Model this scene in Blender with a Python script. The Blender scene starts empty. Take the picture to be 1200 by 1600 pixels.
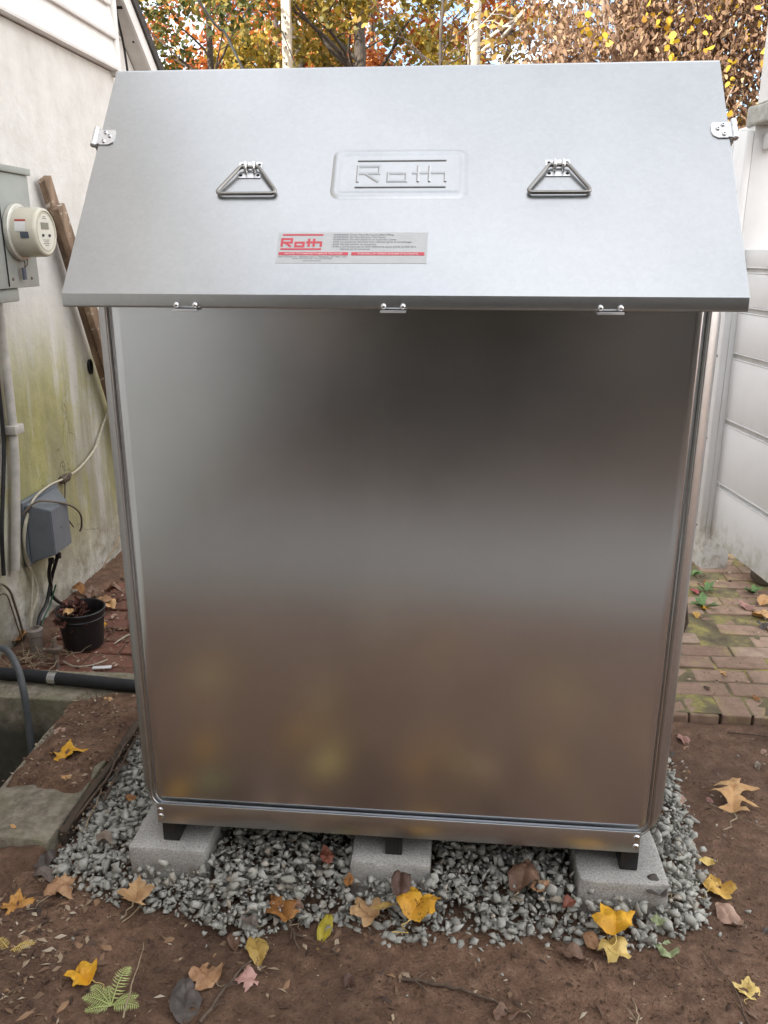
import bpy, bmesh, math, random
import numpy as np
from mathutils import Vector, Matrix, noise as mnoise

S = bpy.context.scene
COL = S.collection
R = math.radians
random.seed(7)
RNG = np.random.default_rng(7)

# ------------------------------------------------------------------ camera
cam_data = bpy.data.cameras.new("camera")
cam = bpy.data.objects.new("camera", cam_data)
COL.objects.link(cam)
S.camera = cam
cam_data.sensor_fit = 'VERTICAL'
cam_data.sensor_height = 32.0
cam_data.lens = 32.0 * 1301.45 / 1600.0
cam_data.clip_start = 0.05
cam_data.clip_end = 600.0
YAW, PITCH, ROLL = R(5.2396), R(17.3329), R(0.0973)
_f = Vector((-math.sin(YAW) * math.cos(PITCH), math.cos(YAW) * math.cos(PITCH), -math.sin(PITCH)))
_r = Vector((math.cos(YAW), math.sin(YAW), 0))
_u = _r.cross(_f)
_r2 = _r * math.cos(ROLL) + _u * math.sin(ROLL)
_u2 = -_r * math.sin(ROLL) + _u * math.cos(ROLL)
_m = Matrix((_r2, _u2, -_f)).transposed().to_4x4()
_m.translation = Vector((0.1248, -1.6554, 1.487))
cam.matrix_world = _m

# ------------------------------------------------------------------ sky and sun
SUN_DIR = Vector((-0.70, -0.70, 0.0)).normalized()          # horizontal direction towards the sun
SUN_ELEV = R(30)
EXPOSURE = 2.1
SKY_STRENGTH = 0.075
SUN_STRENGTH = 3.2

world = bpy.data.worlds.new("World")
S.world = world
world.use_nodes = True
nt = world.node_tree
nt.nodes.clear()
out = nt.nodes.new('ShaderNodeOutputWorld')
bg = nt.nodes.new('ShaderNodeBackground')
sky = nt.nodes.new('ShaderNodeTexSky')
sky.sky_type = 'NISHITA'
sky.sun_disc = False
sky.sun_elevation = SUN_ELEV
sky.sun_rotation = math.atan2(SUN_DIR.x, SUN_DIR.y)
sky.dust_density = 0.5
geo = nt.nodes.new('ShaderNodeTexCoord')
mp = nt.nodes.new('ShaderNodeMapping')
mp.inputs['Scale'].default_value = (1.3, 1.3, 2.6)
nz = nt.nodes.new('ShaderNodeTexNoise')
nz.inputs['Scale'].default_value = 2.1
nz.inputs['Detail'].default_value = 8
nz.inputs['Roughness'].default_value = 0.55
rp = nt.nodes.new('ShaderNodeValToRGB')
rp.color_ramp.elements[0].position = 0.34
rp.color_ramp.elements[1].position = 0.54
mixc = nt.nodes.new('ShaderNodeMixRGB')
mixc.inputs['Color2'].default_value = (15.4, 14.9, 14.2, 1)
nt.links.new(geo.outputs['Generated'], mp.inputs['Vector'])
nt.links.new(mp.outputs['Vector'], nz.inputs['Vector'])
sy = nt.nodes.new('ShaderNodeSeparateXYZ'); nt.links.new(geo.outputs['Generated'], sy.inputs[0])
mry = nt.nodes.new('ShaderNodeMapRange')          # the north side of the sky, behind the trees, is mostly clear
mry.inputs['From Min'].default_value = 0.35; mry.inputs['From Max'].default_value = 0.9
mry.inputs['To Min'].default_value = 0.0; mry.inputs['To Max'].default_value = -0.16
nt.links.new(sy.outputs[1], mry.inputs['Value'])
addy = nt.nodes.new('ShaderNodeMath'); addy.operation = 'ADD'
nt.links.new(nz.outputs['Fac'], addy.inputs[0]); nt.links.new(mry.outputs['Result'], addy.inputs[1])
nt.links.new(addy.outputs[0], rp.inputs['Fac'])
sz = nt.nodes.new('ShaderNodeSeparateXYZ')
nt.links.new(geo.outputs['Generated'], sz.inputs[0])
mrz = nt.nodes.new('ShaderNodeMapRange')          # thinner cloud overhead than near the horizon
mrz.inputs['From Min'].default_value = 0.50; mrz.inputs['From Max'].default_value = 0.86
mrz.inputs['To Min'].default_value = 1.0; mrz.inputs['To Max'].default_value = 0.42
nt.links.new(sz.outputs[2], mrz.inputs['Value'])
mulz = nt.nodes.new('ShaderNodeMath'); mulz.operation = 'MULTIPLY'
nt.links.new(rp.outputs['Color'], mulz.inputs[0]); nt.links.new(mrz.outputs['Result'], mulz.inputs[1])
nt.links.new(mulz.outputs[0], mixc.inputs['Fac'])
nt.links.new(sky.outputs['Color'], mixc.inputs['Color1'])
nt.links.new(mixc.outputs['Color'], bg.inputs['Color'])
bg.inputs['Strength'].default_value = SKY_STRENGTH
nt.links.new(bg.outputs['Background'], out.inputs['Surface'])

sun_data = bpy.data.lights.new("sun", 'SUN')
sun_data.energy = SUN_STRENGTH
sun_data.angle = R(0.5)
sun_data.color = (1.0, 0.93, 0.82)
sun = bpy.data.objects.new("sun", sun_data)
COL.objects.link(sun)
_to = Vector((SUN_DIR.x * math.cos(SUN_ELEV), SUN_DIR.y * math.cos(SUN_ELEV), math.sin(SUN_ELEV)))
sun.rotation_euler = _to.to_track_quat('Z', 'Y').to_euler()
sun.location = (-20, -10, 20)

S.view_settings.view_transform = 'Standard'
S.view_settings.look = 'None'
S.view_settings.exposure = EXPOSURE
S.view_settings.gamma = 1.0
S.cycles.sample_clamp_indirect = 4.0
S.cycles.caustics_reflective = False
S.cycles.blur_glossy = 0.5

# ------------------------------------------------------------------ helpers
def tag(o, label=None, cat=None, group=None, kind=None):
    if label: o['label'] = label
    if cat: o['category'] = cat
    if group: o['group'] = group
    if kind: o['kind'] = kind
    return o

def empty(name, loc=(0, 0, 0), label=None, cat=None, group=None, rz=0.0):
    o = bpy.data.objects.new(name, None)
    o.empty_display_size = 0.1
    COL.objects.link(o)
    o.location = loc
    o.rotation_euler = (0, 0, rz)
    return tag(o, label, cat, group)

def smooth_mesh(me, ang=35):
    me.polygons.foreach_set('use_smooth', [True] * len(me.polygons))
    try:
        me.set_sharp_from_angle(angle=R(ang))
    except Exception:
        pass

class MB:
    """collects shapes (world coordinates) and links them as ONE mesh object"""
    def __init__(self):
        self.bm = bmesh.new()
    def box(self, lo, hi, bev=0.0, mi=0, M=None, seg=2):
        lo = Vector(lo); hi = Vector(hi)
        c = (lo + hi) / 2; s = hi - lo
        mt = Matrix.Translation(c) @ Matrix.Diagonal((s.x, s.y, s.z, 1))
        if M is not None: mt = M @ mt
        t = bmesh.new()
        bmesh.ops.create_cube(t, size=1.0, matrix=mt)
        if bev > 0:
            bmesh.ops.bevel(t, geom=list(t.edges), offset=bev, segments=seg, profile=0.5, affect='EDGES')
        self._merge(t, mi)
        return self
    def _merge(self, t, mi=None):
        vm = {}
        for v in t.verts: vm[v] = self.bm.verts.new(v.co)
        for f in t.faces:
            try:
                nf = self.bm.faces.new([vm[v] for v in f.verts])
                nf.material_index = f.material_index if mi is None else mi
            except ValueError:
                pass
        t.free()
    def tube(self, pts, r, n=8, mi=0, closed=False, cap=True):
        pts = [Vector(p) for p in pts]
        rad = r if isinstance(r, (list, tuple)) else [r] * len(pts)
        N = len(pts)
        rings = []
        prev = None
        for i, p in enumerate(pts):
            a = pts[(i - 1) % N] if (i > 0 or closed) else p
            b = pts[(i + 1) % N] if (i < N - 1 or closed) else p
            t = (b - a)
            if t.length < 1e-9: t = Vector((0, 0, 1))
            t.normalize()
            if prev is None:
                x = t.orthogonal().normalized()
            else:
                x = prev - t * prev.dot(t)
                if x.length < 1e-6: x = t.orthogonal()
                x.normalize()
            prev = x
            y = t.cross(x)
            rings.append([self.bm.verts.new(p + (x * math.cos(2 * math.pi * k / n) + y * math.sin(2 * math.pi * k / n)) * rad[i]) for k in range(n)])
        rng = range(N if closed else N - 1)
        for i in rng:
            A = rings[i]; B = rings[(i + 1) % N]
            for k in range(n):
                f = self.bm.faces.new((A[k], A[(k + 1) % n], B[(k + 1) % n], B[k]))
                f.material_index = mi
        if cap and not closed:
            f = self.bm.faces.new(list(reversed(rings[0]))); f.material_index = mi
            f = self.bm.faces.new(rings[-1]); f.material_index = mi
        return self
    def lathe(self, prof, M, n=40, mi=0):
        """prof: list of (r, h); axis = local z of M"""
        rings = []
        for r, h in prof:
            if r < 1e-6:
                rings.append([self.bm.verts.new(M @ Vector((0, 0, h)))])
            else:
                rings.append([self.bm.verts.new(M @ Vector((r * math.cos(2 * math.pi * k / n), r * math.sin(2 * math.pi * k / n), h))) for k in range(n)])
        for A, B in zip(rings[:-1], rings[1:]):
            for k in range(n):
                a0 = A[k % len(A)]; a1 = A[(k + 1) % len(A)]; b0 = B[k % len(B)]; b1 = B[(k + 1) % len(B)]
                vs = []
                for v in (a0, a1, b1, b0):
                    if v not in vs: vs.append(v)
                if len(vs) >= 3:
                    f = self.bm.faces.new(vs); f.material_index = mi
        return self
    def prism(self, poly, d, mi=0, bev=0.0):
        """poly: list of Vectors in a plane, extruded by vector d"""
        d = Vector(d)
        t = bmesh.new()
        A = [t.verts.new(Vector(p)) for p in poly]
        B = [t.verts.new(Vector(p) + d) for p in poly]
        n = len(A)
        t.faces.new(list(reversed(A))); t.faces.new(B)
        for k in range(n):
            t.faces.new((A[k], A[(k + 1) % n], B[(k + 1) % n], B[k]))
        bmesh.ops.recalc_face_normals(t, faces=t.faces)
        if bev > 0:
            bmesh.ops.bevel(t, geom=list(t.edges), offset=bev, segments=2, profile=0.5, affect='EDGES')
        self._merge(t, mi)
        return self
    def loops(self, L, mi=0, cap0=False, cap1=False):
        """list of equal-length point loops joined by quads"""
        V = [[self.bm.verts.new(Vector(p)) for p in l] for l in L]
        n = len(V[0])
        for A, B in zip(V[:-1], V[1:]):
            for k in range(n):
                f = self.bm.faces.new((A[k], A[(k + 1) % n], B[(k + 1) % n], B[k])); f.material_index = mi
        if cap0: self.bm.faces.new(list(reversed(V[0]))).material_index = mi
        if cap1: self.bm.faces.new(V[-1]).material_index = mi
        return self
    def ribbon(self, pts, w, h, frame, closed=False, mi=0, z0=0.0, ch=0.0):
        """raised stroke of width w and height h along 2D points on a plane; frame(u, v, n)->Vector"""
        P = [Vector((p[0], p[1])) for p in pts]
        N = len(P)
        def off(i, s):
            a = P[(i - 1) % N] if (closed or i > 0) else None
            b = P[(i + 1) % N] if (closed or i < N - 1) else None
            p = P[i]
            d1 = (p - a).normalized() if a is not None else None
            d2 = (b - p).normalized() if b is not None else None
            if d1 is None: d1 = d2
            if d2 is None: d2 = d1
            n1 = Vector((-d1.y, d1.x)); n2 = Vector((-d2.y, d2.x))
            m = (n1 + n2)
            m = m.normalized() if m.length > 1e-6 else n1
            k = 1.0 / max(0.35, m.dot(n1))
            return p + m * (s * k)
        prof = [(-w / 2, 0), (-w / 2 + ch, h), (w / 2 - ch, h), (w / 2, 0)]
        rings = []
        for i in range(N):
            ring = []
            for s, hh in prof:
                q = off(i, s)
                ring.append(self.bm.verts.new(frame(q.x, q.y, z0 + hh)))
            rings.append(ring)
        for i in range(N if closed else N - 1):
            A = rings[i]; B = rings[(i + 1) % N]
            for k in range(4):
                self.bm.faces.new((A[k], A[(k + 1) % 4], B[(k + 1) % 4], B[k])).material_index = mi
        if not closed:
            self.bm.faces.new(rings[0]).material_index = mi
            self.bm.faces.new(list(reversed(rings[-1]))).material_index = mi
        return self
    def text(self, body, size, frame, u, v, n=0.0004, mi=0, align='LEFT', sx=1.0, bold=0.0):
        cu = bpy.data.curves.new("lettering", 'FONT')
        cu.body = body; cu.size = size; cu.align_x = align; cu.resolution_u = 2
        cu.offset = bold
        o = bpy.data.objects.new("lettering", cu)
        me = bpy.data.meshes.new_from_object(o)
        vs = [self.bm.verts.new(frame(u + q.co.x * sx, v + q.co.y, n)) for q in me.vertices]
        for p in me.polygons:
            try:
                self.bm.faces.new([vs[i] for i in p.vertices]).material_index = mi
            except ValueError:
                pass
        bpy.data.objects.remove(o); bpy.data.curves.remove(cu); bpy.data.meshes.remove(me)
        return self
    def rough(self, cuts, amp, scale, seed=0.0):
        bmesh.ops.subdivide_edges(self.bm, edges=list(self.bm.edges), cuts=cuts, use_grid_fill=True)
        for v in self.bm.verts:
            n = mnoise.noise_vector(v.co * scale + Vector((seed, seed * 2, seed * 3)))
            n2 = mnoise.noise_vector(v.co * scale * 3.3 + Vector((seed * 5, seed, seed)))
            v.co += n * amp + n2 * amp * 0.4
        return self
    def build(self, name, mats, parent=None, smooth=35, recalc=True, origin=None):
        if recalc:
            bmesh.ops.recalc_face_normals(self.bm, faces=self.bm.faces)
        me = bpy.data.meshes.new(name)
        self.bm.to_mesh(me); self.bm.free()
        if not isinstance(mats, (list, tuple)): mats = [mats]
        for m in mats: me.materials.append(m)
        if smooth: smooth_mesh(me, smooth)
        return link(name, me, parent)

def link(name, me, parent=None):
    """mesh in world coordinates -> object whose origin sits at the base of its shape"""
    o = bpy.data.objects.new(name, me)
    COL.objects.link(o)
    if parent is not None:
        o.parent = parent
        o.matrix_parent_inverse = Matrix.Identity(4)
        base = parent_world(parent)
        me.transform(base.inverted())
    elif len(me.vertices):
        co = np.empty(len(me.vertices) * 3); me.vertices.foreach_get('co', co); co = co.reshape(-1, 3)
        c = Vector(((co[:, 0].min() + co[:, 0].max()) / 2, (co[:, 1].min() + co[:, 1].max()) / 2, co[:, 2].min()))
        me.transform(Matrix.Translation(-c))
        o.location = c
    return o

def parent_world(o):
    m = Matrix.Translation(o.location) @ o.rotation_euler.to_matrix().to_4x4()
    return parent_world(o.parent) @ m if o.parent is not None else m

def np_mesh(name, verts, faces, mats, parent=None, smooth=False, mi=None):
    """verts (n,3), faces (m,k) with one k"""
    me = bpy.data.meshes.new(name)
    n = len(verts); m, k = faces.shape
    me.vertices.add(n); me.vertices.foreach_set('co', np.asarray(verts, np.float32).ravel())
    me.loops.add(m * k); me.loops.foreach_set('vertex_index', faces.astype(np.int32).ravel())
    me.polygons.add(m); me.polygons.foreach_set('loop_start', np.arange(0, m * k, k, dtype=np.int32))
    if not isinstance(mats, (list, tuple)): mats = [mats]
    for t in mats: me.materials.append(t)
    if mi is not None: me.polygons.foreach_set('material_index', np.asarray(mi, np.int32))
    me.update(calc_edges=True)
    me.validate()
    if smooth: smooth_mesh(me, 40)
    return link(name, me, parent)

# ------------------------------------------------------------------ materials
def rgb(c): return (c[0], c[1], c[2], 1.0)

class NT:
    def __init__(self, name):
        self.m = bpy.data.materials.new(name)
        self.m.use_nodes = True
        self.t = self.m.node_tree
        self.b = self.t.nodes['Principled BSDF']
        self.o = self.t.nodes['Material Output']
        self.tc = self.t.nodes.new('ShaderNodeTexCoord')
    def node(self, k, **kw):
        n = self.t.nodes.new(k)
        for a, v in kw.items(): setattr(n, a, v)
        return n
    def link(self, a, b): self.t.links.new(a, b)
    def noise(self, scale, detail=4, rough=0.55, stretch=(1, 1, 1), coord='Object', dist=0.0):
        mp = self.node('ShaderNodeMapping'); mp.inputs['Scale'].default_value = stretch
        n = self.node('ShaderNodeTexNoise')
        n.inputs['Scale'].default_value = scale; n.inputs['Detail'].default_value = detail
        n.inputs['Roughness'].default_value = rough; n.inputs['Distortion'].default_value = dist
        self.link(self.tc.outputs[coord], mp.inputs['Vector']); self.link(mp.outputs['Vector'], n.inputs['Vector'])
        return n.outputs['Fac']
    def voronoi(self, scale, stretch=(1, 1, 1), feature='F1', out='Distance'):
        mp = self.node('ShaderNodeMapping'); mp.inputs['Scale'].default_value = stretch
        n = self.node('ShaderNodeTexVoronoi', feature=feature)
        n.inputs['Scale'].default_value = scale
        self.link(self.tc.outputs['Object'], mp.inputs['Vector']); self.link(mp.outputs['Vector'], n.inputs['Vector'])
        return n.outputs[out]
    def ramp(self, fac, stops):
        r = self.node('ShaderNodeValToRGB')
        cr = r.color_ramp
        while len(cr.elements) < len(stops): cr.elements.new(0.5)
        for e, (p, c) in zip(cr.elements, stops):
            e.position = p; e.color = rgb(c) if hasattr(c, '__len__') else (c, c, c, 1)
        self.link(fac, r.inputs['Fac'])
        return r.outputs['Color']
    def mix(self, fac, a, b, mode='MIX'):
        n = self.node('ShaderNodeMixRGB', blend_type=mode)
        for s, v in (('Fac', fac), ('Color1', a), ('Color2', b)):
            if hasattr(v, 'is_output'): self.link(v, n.inputs[s])
            elif s == 'Fac': n.inputs[s].default_value = v
            else: n.inputs[s].default_value = rgb(v) if hasattr(v, '__len__') else (v, v, v, 1)
        return n.outputs['Color']
    def math(self, op, a, b=0.0, clamp=False):
        n = self.node('ShaderNodeMath', operation=op, use_clamp=clamp)
        for i, v in enumerate((a, b)):
            if hasattr(v, 'is_output'): self.link(v, n.inputs[i])
            else: n.inputs[i].default_value = v
        return n.outputs[0]
    def xyz(self, coord='Object'):
        n = self.node('ShaderNodeSeparateXYZ'); self.link(self.tc.outputs[coord], n.inputs[0])
        return n.outputs
    def band(self, v, a, b, c, d):
        """0 below a, 1 between b and c, 0 above d"""
        r = self.node('ShaderNodeMapRange', interpolation_type='SMOOTHSTEP')
        self.link(v, r.inputs['Value']); r.inputs['From Min'].default_value = a; r.inputs['From Max'].default_value = b
        r2 = self.node('ShaderNodeMapRange', interpolation_type='SMOOTHSTEP')
        self.link(v, r2.inputs['Value']); r2.inputs['From Min'].default_value = c; r2.inputs['From Max'].default_value = d
        r2.inputs['To Min'].default_value = 1; r2.inputs['To Max'].default_value = 0
        return self.math('MULTIPLY', r.outputs['Result'], r2.outputs['Result'])
    def bump(self, h, strength=0.3, dist=0.01):
        n = self.node('ShaderNodeBump'); n.inputs['Strength'].default_value = strength; n.inputs['Distance'].default_value = dist
        self.link(h, n.inputs['Height']); self.link(n.outputs['Normal'], self.b.inputs['Normal'])
    def set(self, **kw):
        for k, v in kw.items():
            k = k.replace('_', ' ')
            s = self.b.inputs[k]
            if hasattr(v, 'is_output'): self.link(v, s)
            elif hasattr(v, '__len__') and len(v) == 3: s.default_value = rgb(v)
            else: s.default_value = v
        return self.m
    def island(self):
        n = self.node('ShaderNodeNewGeometry'); return n.outputs['Random Per Island']

def plain(name, c, rough=0.5, metal=0.0, var=0.12, scale=30.0, bump=0.0, bscale=None, stretch=(1, 1, 1)):
    n = NT(name)
    f = n.noise(scale, 5, 0.6, stretch)
    lo = [x * (1 - var) for x in c]; hi = [min(1, x * (1 + var)) for x in c]
    col = n.ramp(f, [(0.3, lo), (0.7, hi)])
    if bump: n.bump(n.noise(bscale or scale * 3, 4, 0.6, stretch), bump, 0.004)
    return n.set(Base_Color=col, Roughness=rough, Metallic=metal)

def mottled(name, stops, scale, detail=6, rough=0.8, bump=0.3, bscale=80, bdist=0.004, dist=0.0, stretch=(1, 1, 1)):
    n = NT(name)
    col = n.ramp(n.noise(scale, detail, 0.62, stretch, dist=dist), stops)
    if bump: n.bump(n.noise(bscale, 5, 0.6, stretch), bump, bdist)
    return n.set(Base_Color=col, Roughness=rough)

def galv(name, base, r0, r1, spangle=45, bump=0.02, wave=0.0, tint=(1, 1, 1), streak=0.35, clean=False):
    """galvanised sheet steel: faint spangle, cloudy roughness, slight oil-canning"""
    n = NT(name)
    s = n.voronoi(spangle, out='Color')
    sep = n.node('ShaderNodeSeparateColor'); n.link(s, sep.inputs[0])
    cl = n.noise(5.0, 6, 0.6)
    fine = n.noise(160, 3, 0.6)
    if clean: fine = n.noise(40, 2, 0.5)
    v = n.math('ADD', n.math('MULTIPLY', sep.outputs[0], 0.0 if clean else 0.16), n.math('ADD', n.math('MULTIPLY', cl, 0.6), n.math('MULTIPLY', fine, 0.12 if clean else 0.32)))
    strk = n.noise(6, 3, 0.5, (1.0, 1.0, 0.10)); smear = n.noise(2.0, 3, 0.55, dist=0.5)
    v = n.math('ADD', v, n.math('MULTIPLY', n.math('ADD', n.math('SUBTRACT', strk, 0.5), n.math('SUBTRACT', smear, 0.5)), streak))
    lo = [base * 0.90 * t for t in tint]; hi = [min(1, base * 1.08 * t) for t in tint]
    col = n.ramp(v, [(0.2, lo), (0.85, hi)])
    rr = n.node('ShaderNodeMapRange'); n.link(v, rr.inputs['Value'])
    rr.inputs['From Min'].default_value = 0.15; rr.inputs['From Max'].default_value = 0.9
    rr.inputs['To Min'].default_value = r0; rr.inputs['To Max'].default_value = r1
    if bump > 0: n.bump(n.math('MULTIPLY', fine, bump), 1.0, 0.01)
    return n.set(Base_Color=col, Roughness=rr.outputs['Result'], Metallic=1.0)

M = {}
M['galv'] = galv('galvanised_sheet', 0.44, 0.29, 0.36, tint=(.98, 1.0, 1.0), spangle=110, bump=0.0)
M['panel'] = galv('brushed_panel', 0.69, 0.215, 0.265, spangle=120, bump=0.0, tint=(0.95, 0.99, 1.03), streak=0.3, clean=True)
M['side'] = galv('side_sheet', 0.48, 0.30, 0.37, spangle=120, bump=0.0)
M['rail'] = galv('rail_sheet', 0.55, 0.30, 0.37, spangle=120, bump=0.0)
M['zinc'] = galv('bright_zinc', 0.68, 0.29, 0.36, spangle=200, bump=0.01)
M['wire_steel'] = plain('steel_wire', (0.26, 0.25, 0.235), 0.30, 1.0, 0.1, 60)
M['screw'] = plain('screw_steel', (0.6, 0.6, 0.6), 0.25, 1.0, 0.1, 200)
M['black_steel'] = plain('black_painted_steel', (0.012, 0.012, 0.013), 0.4, 0.0, 0.3, 80)
M['dark'] = plain('dark_gap', (0.01, 0.01, 0.01), 0.9)
M['sticker'] = plain('sticker_foil', (0.46, 0.47, 0.47), 0.45, 0.0, 0.05, 40)
M['red_ink'] = plain('red_ink', (0.55, 0.06, 0.08), 0.5, 0.0, 0.05)
M['black_ink'] = plain('dark_ink', (0.06, 0.06, 0.07), 0.6, 0.0, 0.05)
M['pale_ink'] = plain('pale_ink', (0.75, 0.72, 0.72), 0.6, 0.0, 0.05)

n = NT('concrete_block')
v = n.noise(190, 4, 0.75); v2 = n.noise(9, 5, 0.6)
col = n.ramp(v, [(0.30, (0.17, 0.16, 0.145)), (0.46, (0.40, 0.385, 0.36)), (0.58, (0.48, 0.465, 0.435)), (0.72, (0.68, 0.665, 0.63))])
col = n.mix(n.ramp(v2, [(0.4, 0.0), (0.7, 0.35)]), col, (0.22, 0.21, 0.19))
n.bump(n.noise(220, 4, 0.7), 0.7, 0.004)
P = n.xyz()
mud = n.math('MULTIPLY', n.band(P[2], -1, -0.5, 0.055, 0.105), n.ramp(n.noise(26, 6, 0.7), [(0.42, 0.0), (0.62, 0.75)]))
col = n.mix(mud, col, (0.20, 0.145, 0.10))
M['block'] = n.set(Base_Color=col, Roughness=0.95)

n = NT('gravel_stone')
col = n.ramp(n.island(), [(0.0, (0.34, 0.335, 0.30)), (0.35, (0.43, 0.426, 0.385)), (0.75, (0.49, 0.485, 0.44)), (0.92, (0.56, 0.55, 0.50)), (1.0, (0.44, 0.37, 0.29))])
col = n.mix(n.ramp(n.noise(70, 5, 0.65), [(0.35, 0.5), (0.65, 0.0)]), col, (0.24, 0.22, 0.18))
n.bump(n.noise(240, 4, 0.6), 0.35, 0.003)
M['gravel'] = n.set(Base_Color=col, Roughness=1.0, Specular_IOR_Level=0.15)

n = NT('soil')
a = n.noise(3.2, 7, 0.6); b = n.noise(26, 7, 0.68); c = n.noise(150, 5, 0.7)
col = n.ramp(n.math('ADD', n.math('MULTIPLY', b, 0.6), n.math('MULTIPLY', c, 0.4)), [(0.30, (0.085, 0.045, 0.027)), (0.45, (0.20, 0.110, 0.067)), (0.55, (0.28, 0.163, 0.102)), (0.70, (0.42, 0.28, 0.185))])
col = n.mix(n.ramp(a, [(0.38, 0.5), (0.6, 0.0)]), col, (0.085, 0.048, 0.031))
col = n.mix(n.ramp(n.noise(420, 2, 0.5), [(0.70, 0.0), (0.76, 0.8)]), col, (0.33, 0.26, 0.19))
n.bump(n.math('ADD', b, n.math('MULTIPLY', c, 0.7)), 1.0, 0.016)
M['soil'] = n.set(Base_Color=col, Roughness=0.97)

n = NT('stucco')
P = n.xyz()
streak = n.noise(4.5, 5, 0.6, (1, 1.6, 0.16)); blot = n.noise(7, 6, 0.65); fine = n.noise(90, 4, 0.65)
col = n.ramp(blot, [(0.3, (0.58, 0.56, 0.525)), (0.7, (0.70, 0.685, 0.655))])
zone = n.math('MULTIPLY', n.band(P[2], 0.0, 0.40, 0.85, 1.4), n.band(P[1], 0.9, 1.25, 2.05, 2.7))
g = n.math('MULTIPLY', zone, n.ramp(n.math('ADD', streak, n.math('MULTIPLY', n.math('SUBTRACT', blot, 0.5), 0.5)), [(0.34, 0.0), (0.56, 1.0)]))
col = n.mix(n.math('MULTIPLY', g, 0.95), col, n.ramp(n.noise(14, 5, 0.6), [(0.35, (0.30, 0.29, 0.075)), (0.7, (0.42, 0.38, 0.16))]))
damp = n.math('MULTIPLY', n.band(P[2], -0.2, 0.0, 0.65, 1.4), n.ramp(n.noise(5.0, 5, 0.6, (1, 1.2, 0.22)), [(0.40, 0.0), (0.64, 0.7)]))
col = n.mix(damp, col, (0.23, 0.215, 0.15))
low = n.math('MULTIPLY', n.band(P[2], -0.3, -0.2, 0.12, 0.45), n.ramp(n.noise(11, 6, 0.7), [(0.42, 0.0), (0.62, 0.8)]))
col = n.mix(low, col, (0.24, 0.21, 0.14))
col = n.mix(n.math('MULTIPLY', n.ramp(n.noise(55, 6, 0.75), [(0.56, 0.0), (0.70, 0.7)]), n.band(P[2], -0.2, -0.1, 0.7, 1.5)), col, (0.26, 0.23, 0.15))
wv = n.node('ShaderNodeTexNoise'); wv.inputs['Scale'].default_value = 5.0; wv.inputs['Detail'].default_value = 5
n.link(n.tc.outputs['Object'], wv.inputs['Vector'])
wmix = n.mix(0.22, n.tc.outputs['Object'], wv.outputs['Color'])
vor = n.node('ShaderNodeTexVoronoi', feature='DISTANCE_TO_EDGE'); vor.inputs['Scale'].default_value = 2.6
n.link(wmix, vor.inputs['Vector'])
crk = n.math('MULTIPLY', n.ramp(vor.outputs['Distance'], [(0.0, 0.8), (0.006, 0.0)]), n.math('MULTIPLY', n.band(P[2], -0.2, 0.0, 0.7, 1.1), n.ramp(n.noise(2.6, 3, 0.5), [(0.48, 0.0), (0.56, 1.0)])))
col = n.mix(crk, col, (0.09, 0.075, 0.055))
n.bump(n.math('ADD', n.math('MULTIPLY', n.noise(24, 5, 0.6), 1.0), n.math('MULTIPLY', fine, 0.3)), 0.45, 0.012)
M['stucco'] = n.set(Base_Color=col, Roughness=0.9)

n = NT('white_paint')
col = n.ramp(n.noise(6, 6, 0.6), [(0.3, (0.70, 0.68, 0.65)), (0.7, (0.79, 0.78, 0.76))])
col = n.mix(n.ramp(n.noise(38, 5, 0.7), [(0.66, 0.0), (0.78, 0.5)]), col, (0.42, 0.39, 0.34))
n.bump(n.noise(60, 4, 0.6, (1, 0.15, 1)), 0.15, 0.003)
M['white_paint'] = n.set(Base_Color=col, Roughness=0.6)

n = NT('fence_paint')
P = n.xyz()
col = n.ramp(n.noise(4, 6, 0.6), [(0.3, (0.72, 0.72, 0.71)), (0.7, (0.79, 0.79, 0.785))])
grime = n.math('MULTIPLY', n.band(P[2], -0.5, -0.4, 0.05, 0.42), n.ramp(n.noise(16, 6, 0.72), [(0.45, 0.0), (0.68, 0.85)]))
col = n.mix(grime, col, (0.24, 0.22, 0.12))
col = n.mix(n.ramp(n.noise(30, 5, 0.7), [(0.70, 0.0), (0.8, 0.6)]), col, (0.40, 0.37, 0.32))
n.bump(n.noise(40, 4, 0.6, (1, 0.12, 1)), 0.12, 0.003)
M['fence_paint'] = n.set(Base_Color=col, Roughness=0.55)
M['fence_channel'] = plain('grey_channel', (0.46, 0.45, 0.43), 0.6, 0, 0.15, 20)

n = NT('old_wood')
col = n.ramp(n.noise(16, 6, 0.65, (1, 1, 0.12)), [(0.3, (0.09, 0.055, 0.034)), (0.5, (0.19, 0.125, 0.08)), (0.7, (0.32, 0.225, 0.15))])
col = n.mix(n.ramp(n.noise(30, 5, 0.7), [(0.62, 0.0), (0.70, 0.8)]), col, (0.62, 0.57, 0.50))
n.bump(n.noise(45, 5, 0.6, (1, 1, 0.1)), 0.5, 0.004)
M['old_wood'] = n.set(Base_Color=col, Roughness=0.8)
M['grey_wood'] = mottled('weathered_grey_wood', [(0.3, (0.24, 0.24, 0.21)), (0.55, (0.40, 0.40, 0.36)), (0.75, (0.52, 0.51, 0.46))], 22, 6, 0.9, 0.5, 60, 0.005)
M['pole_wood'] = mottled('pale_pole_wood', [(0.3, (0.36, 0.31, 0.24)), (0.7, (0.52, 0.46, 0.37))], 8, 6, 0.8, 0.3, 30, 0.004, stretch=(3, 3, 0.2))
M['meter_grey'] = plain('grey_enclosure_paint', (0.30, 0.315, 0.29), 0.5, 0, 0.12, 7, 0.05)
M['meter_glass'] = plain('meter_cover', (0.52, 0.49, 0.40), 0.22, 0, 0.1, 8)
M['meter_ring'] = plain('meter_ring', (0.55, 0.53, 0.47), 0.35, 0.3, 0.15, 20)
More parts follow.
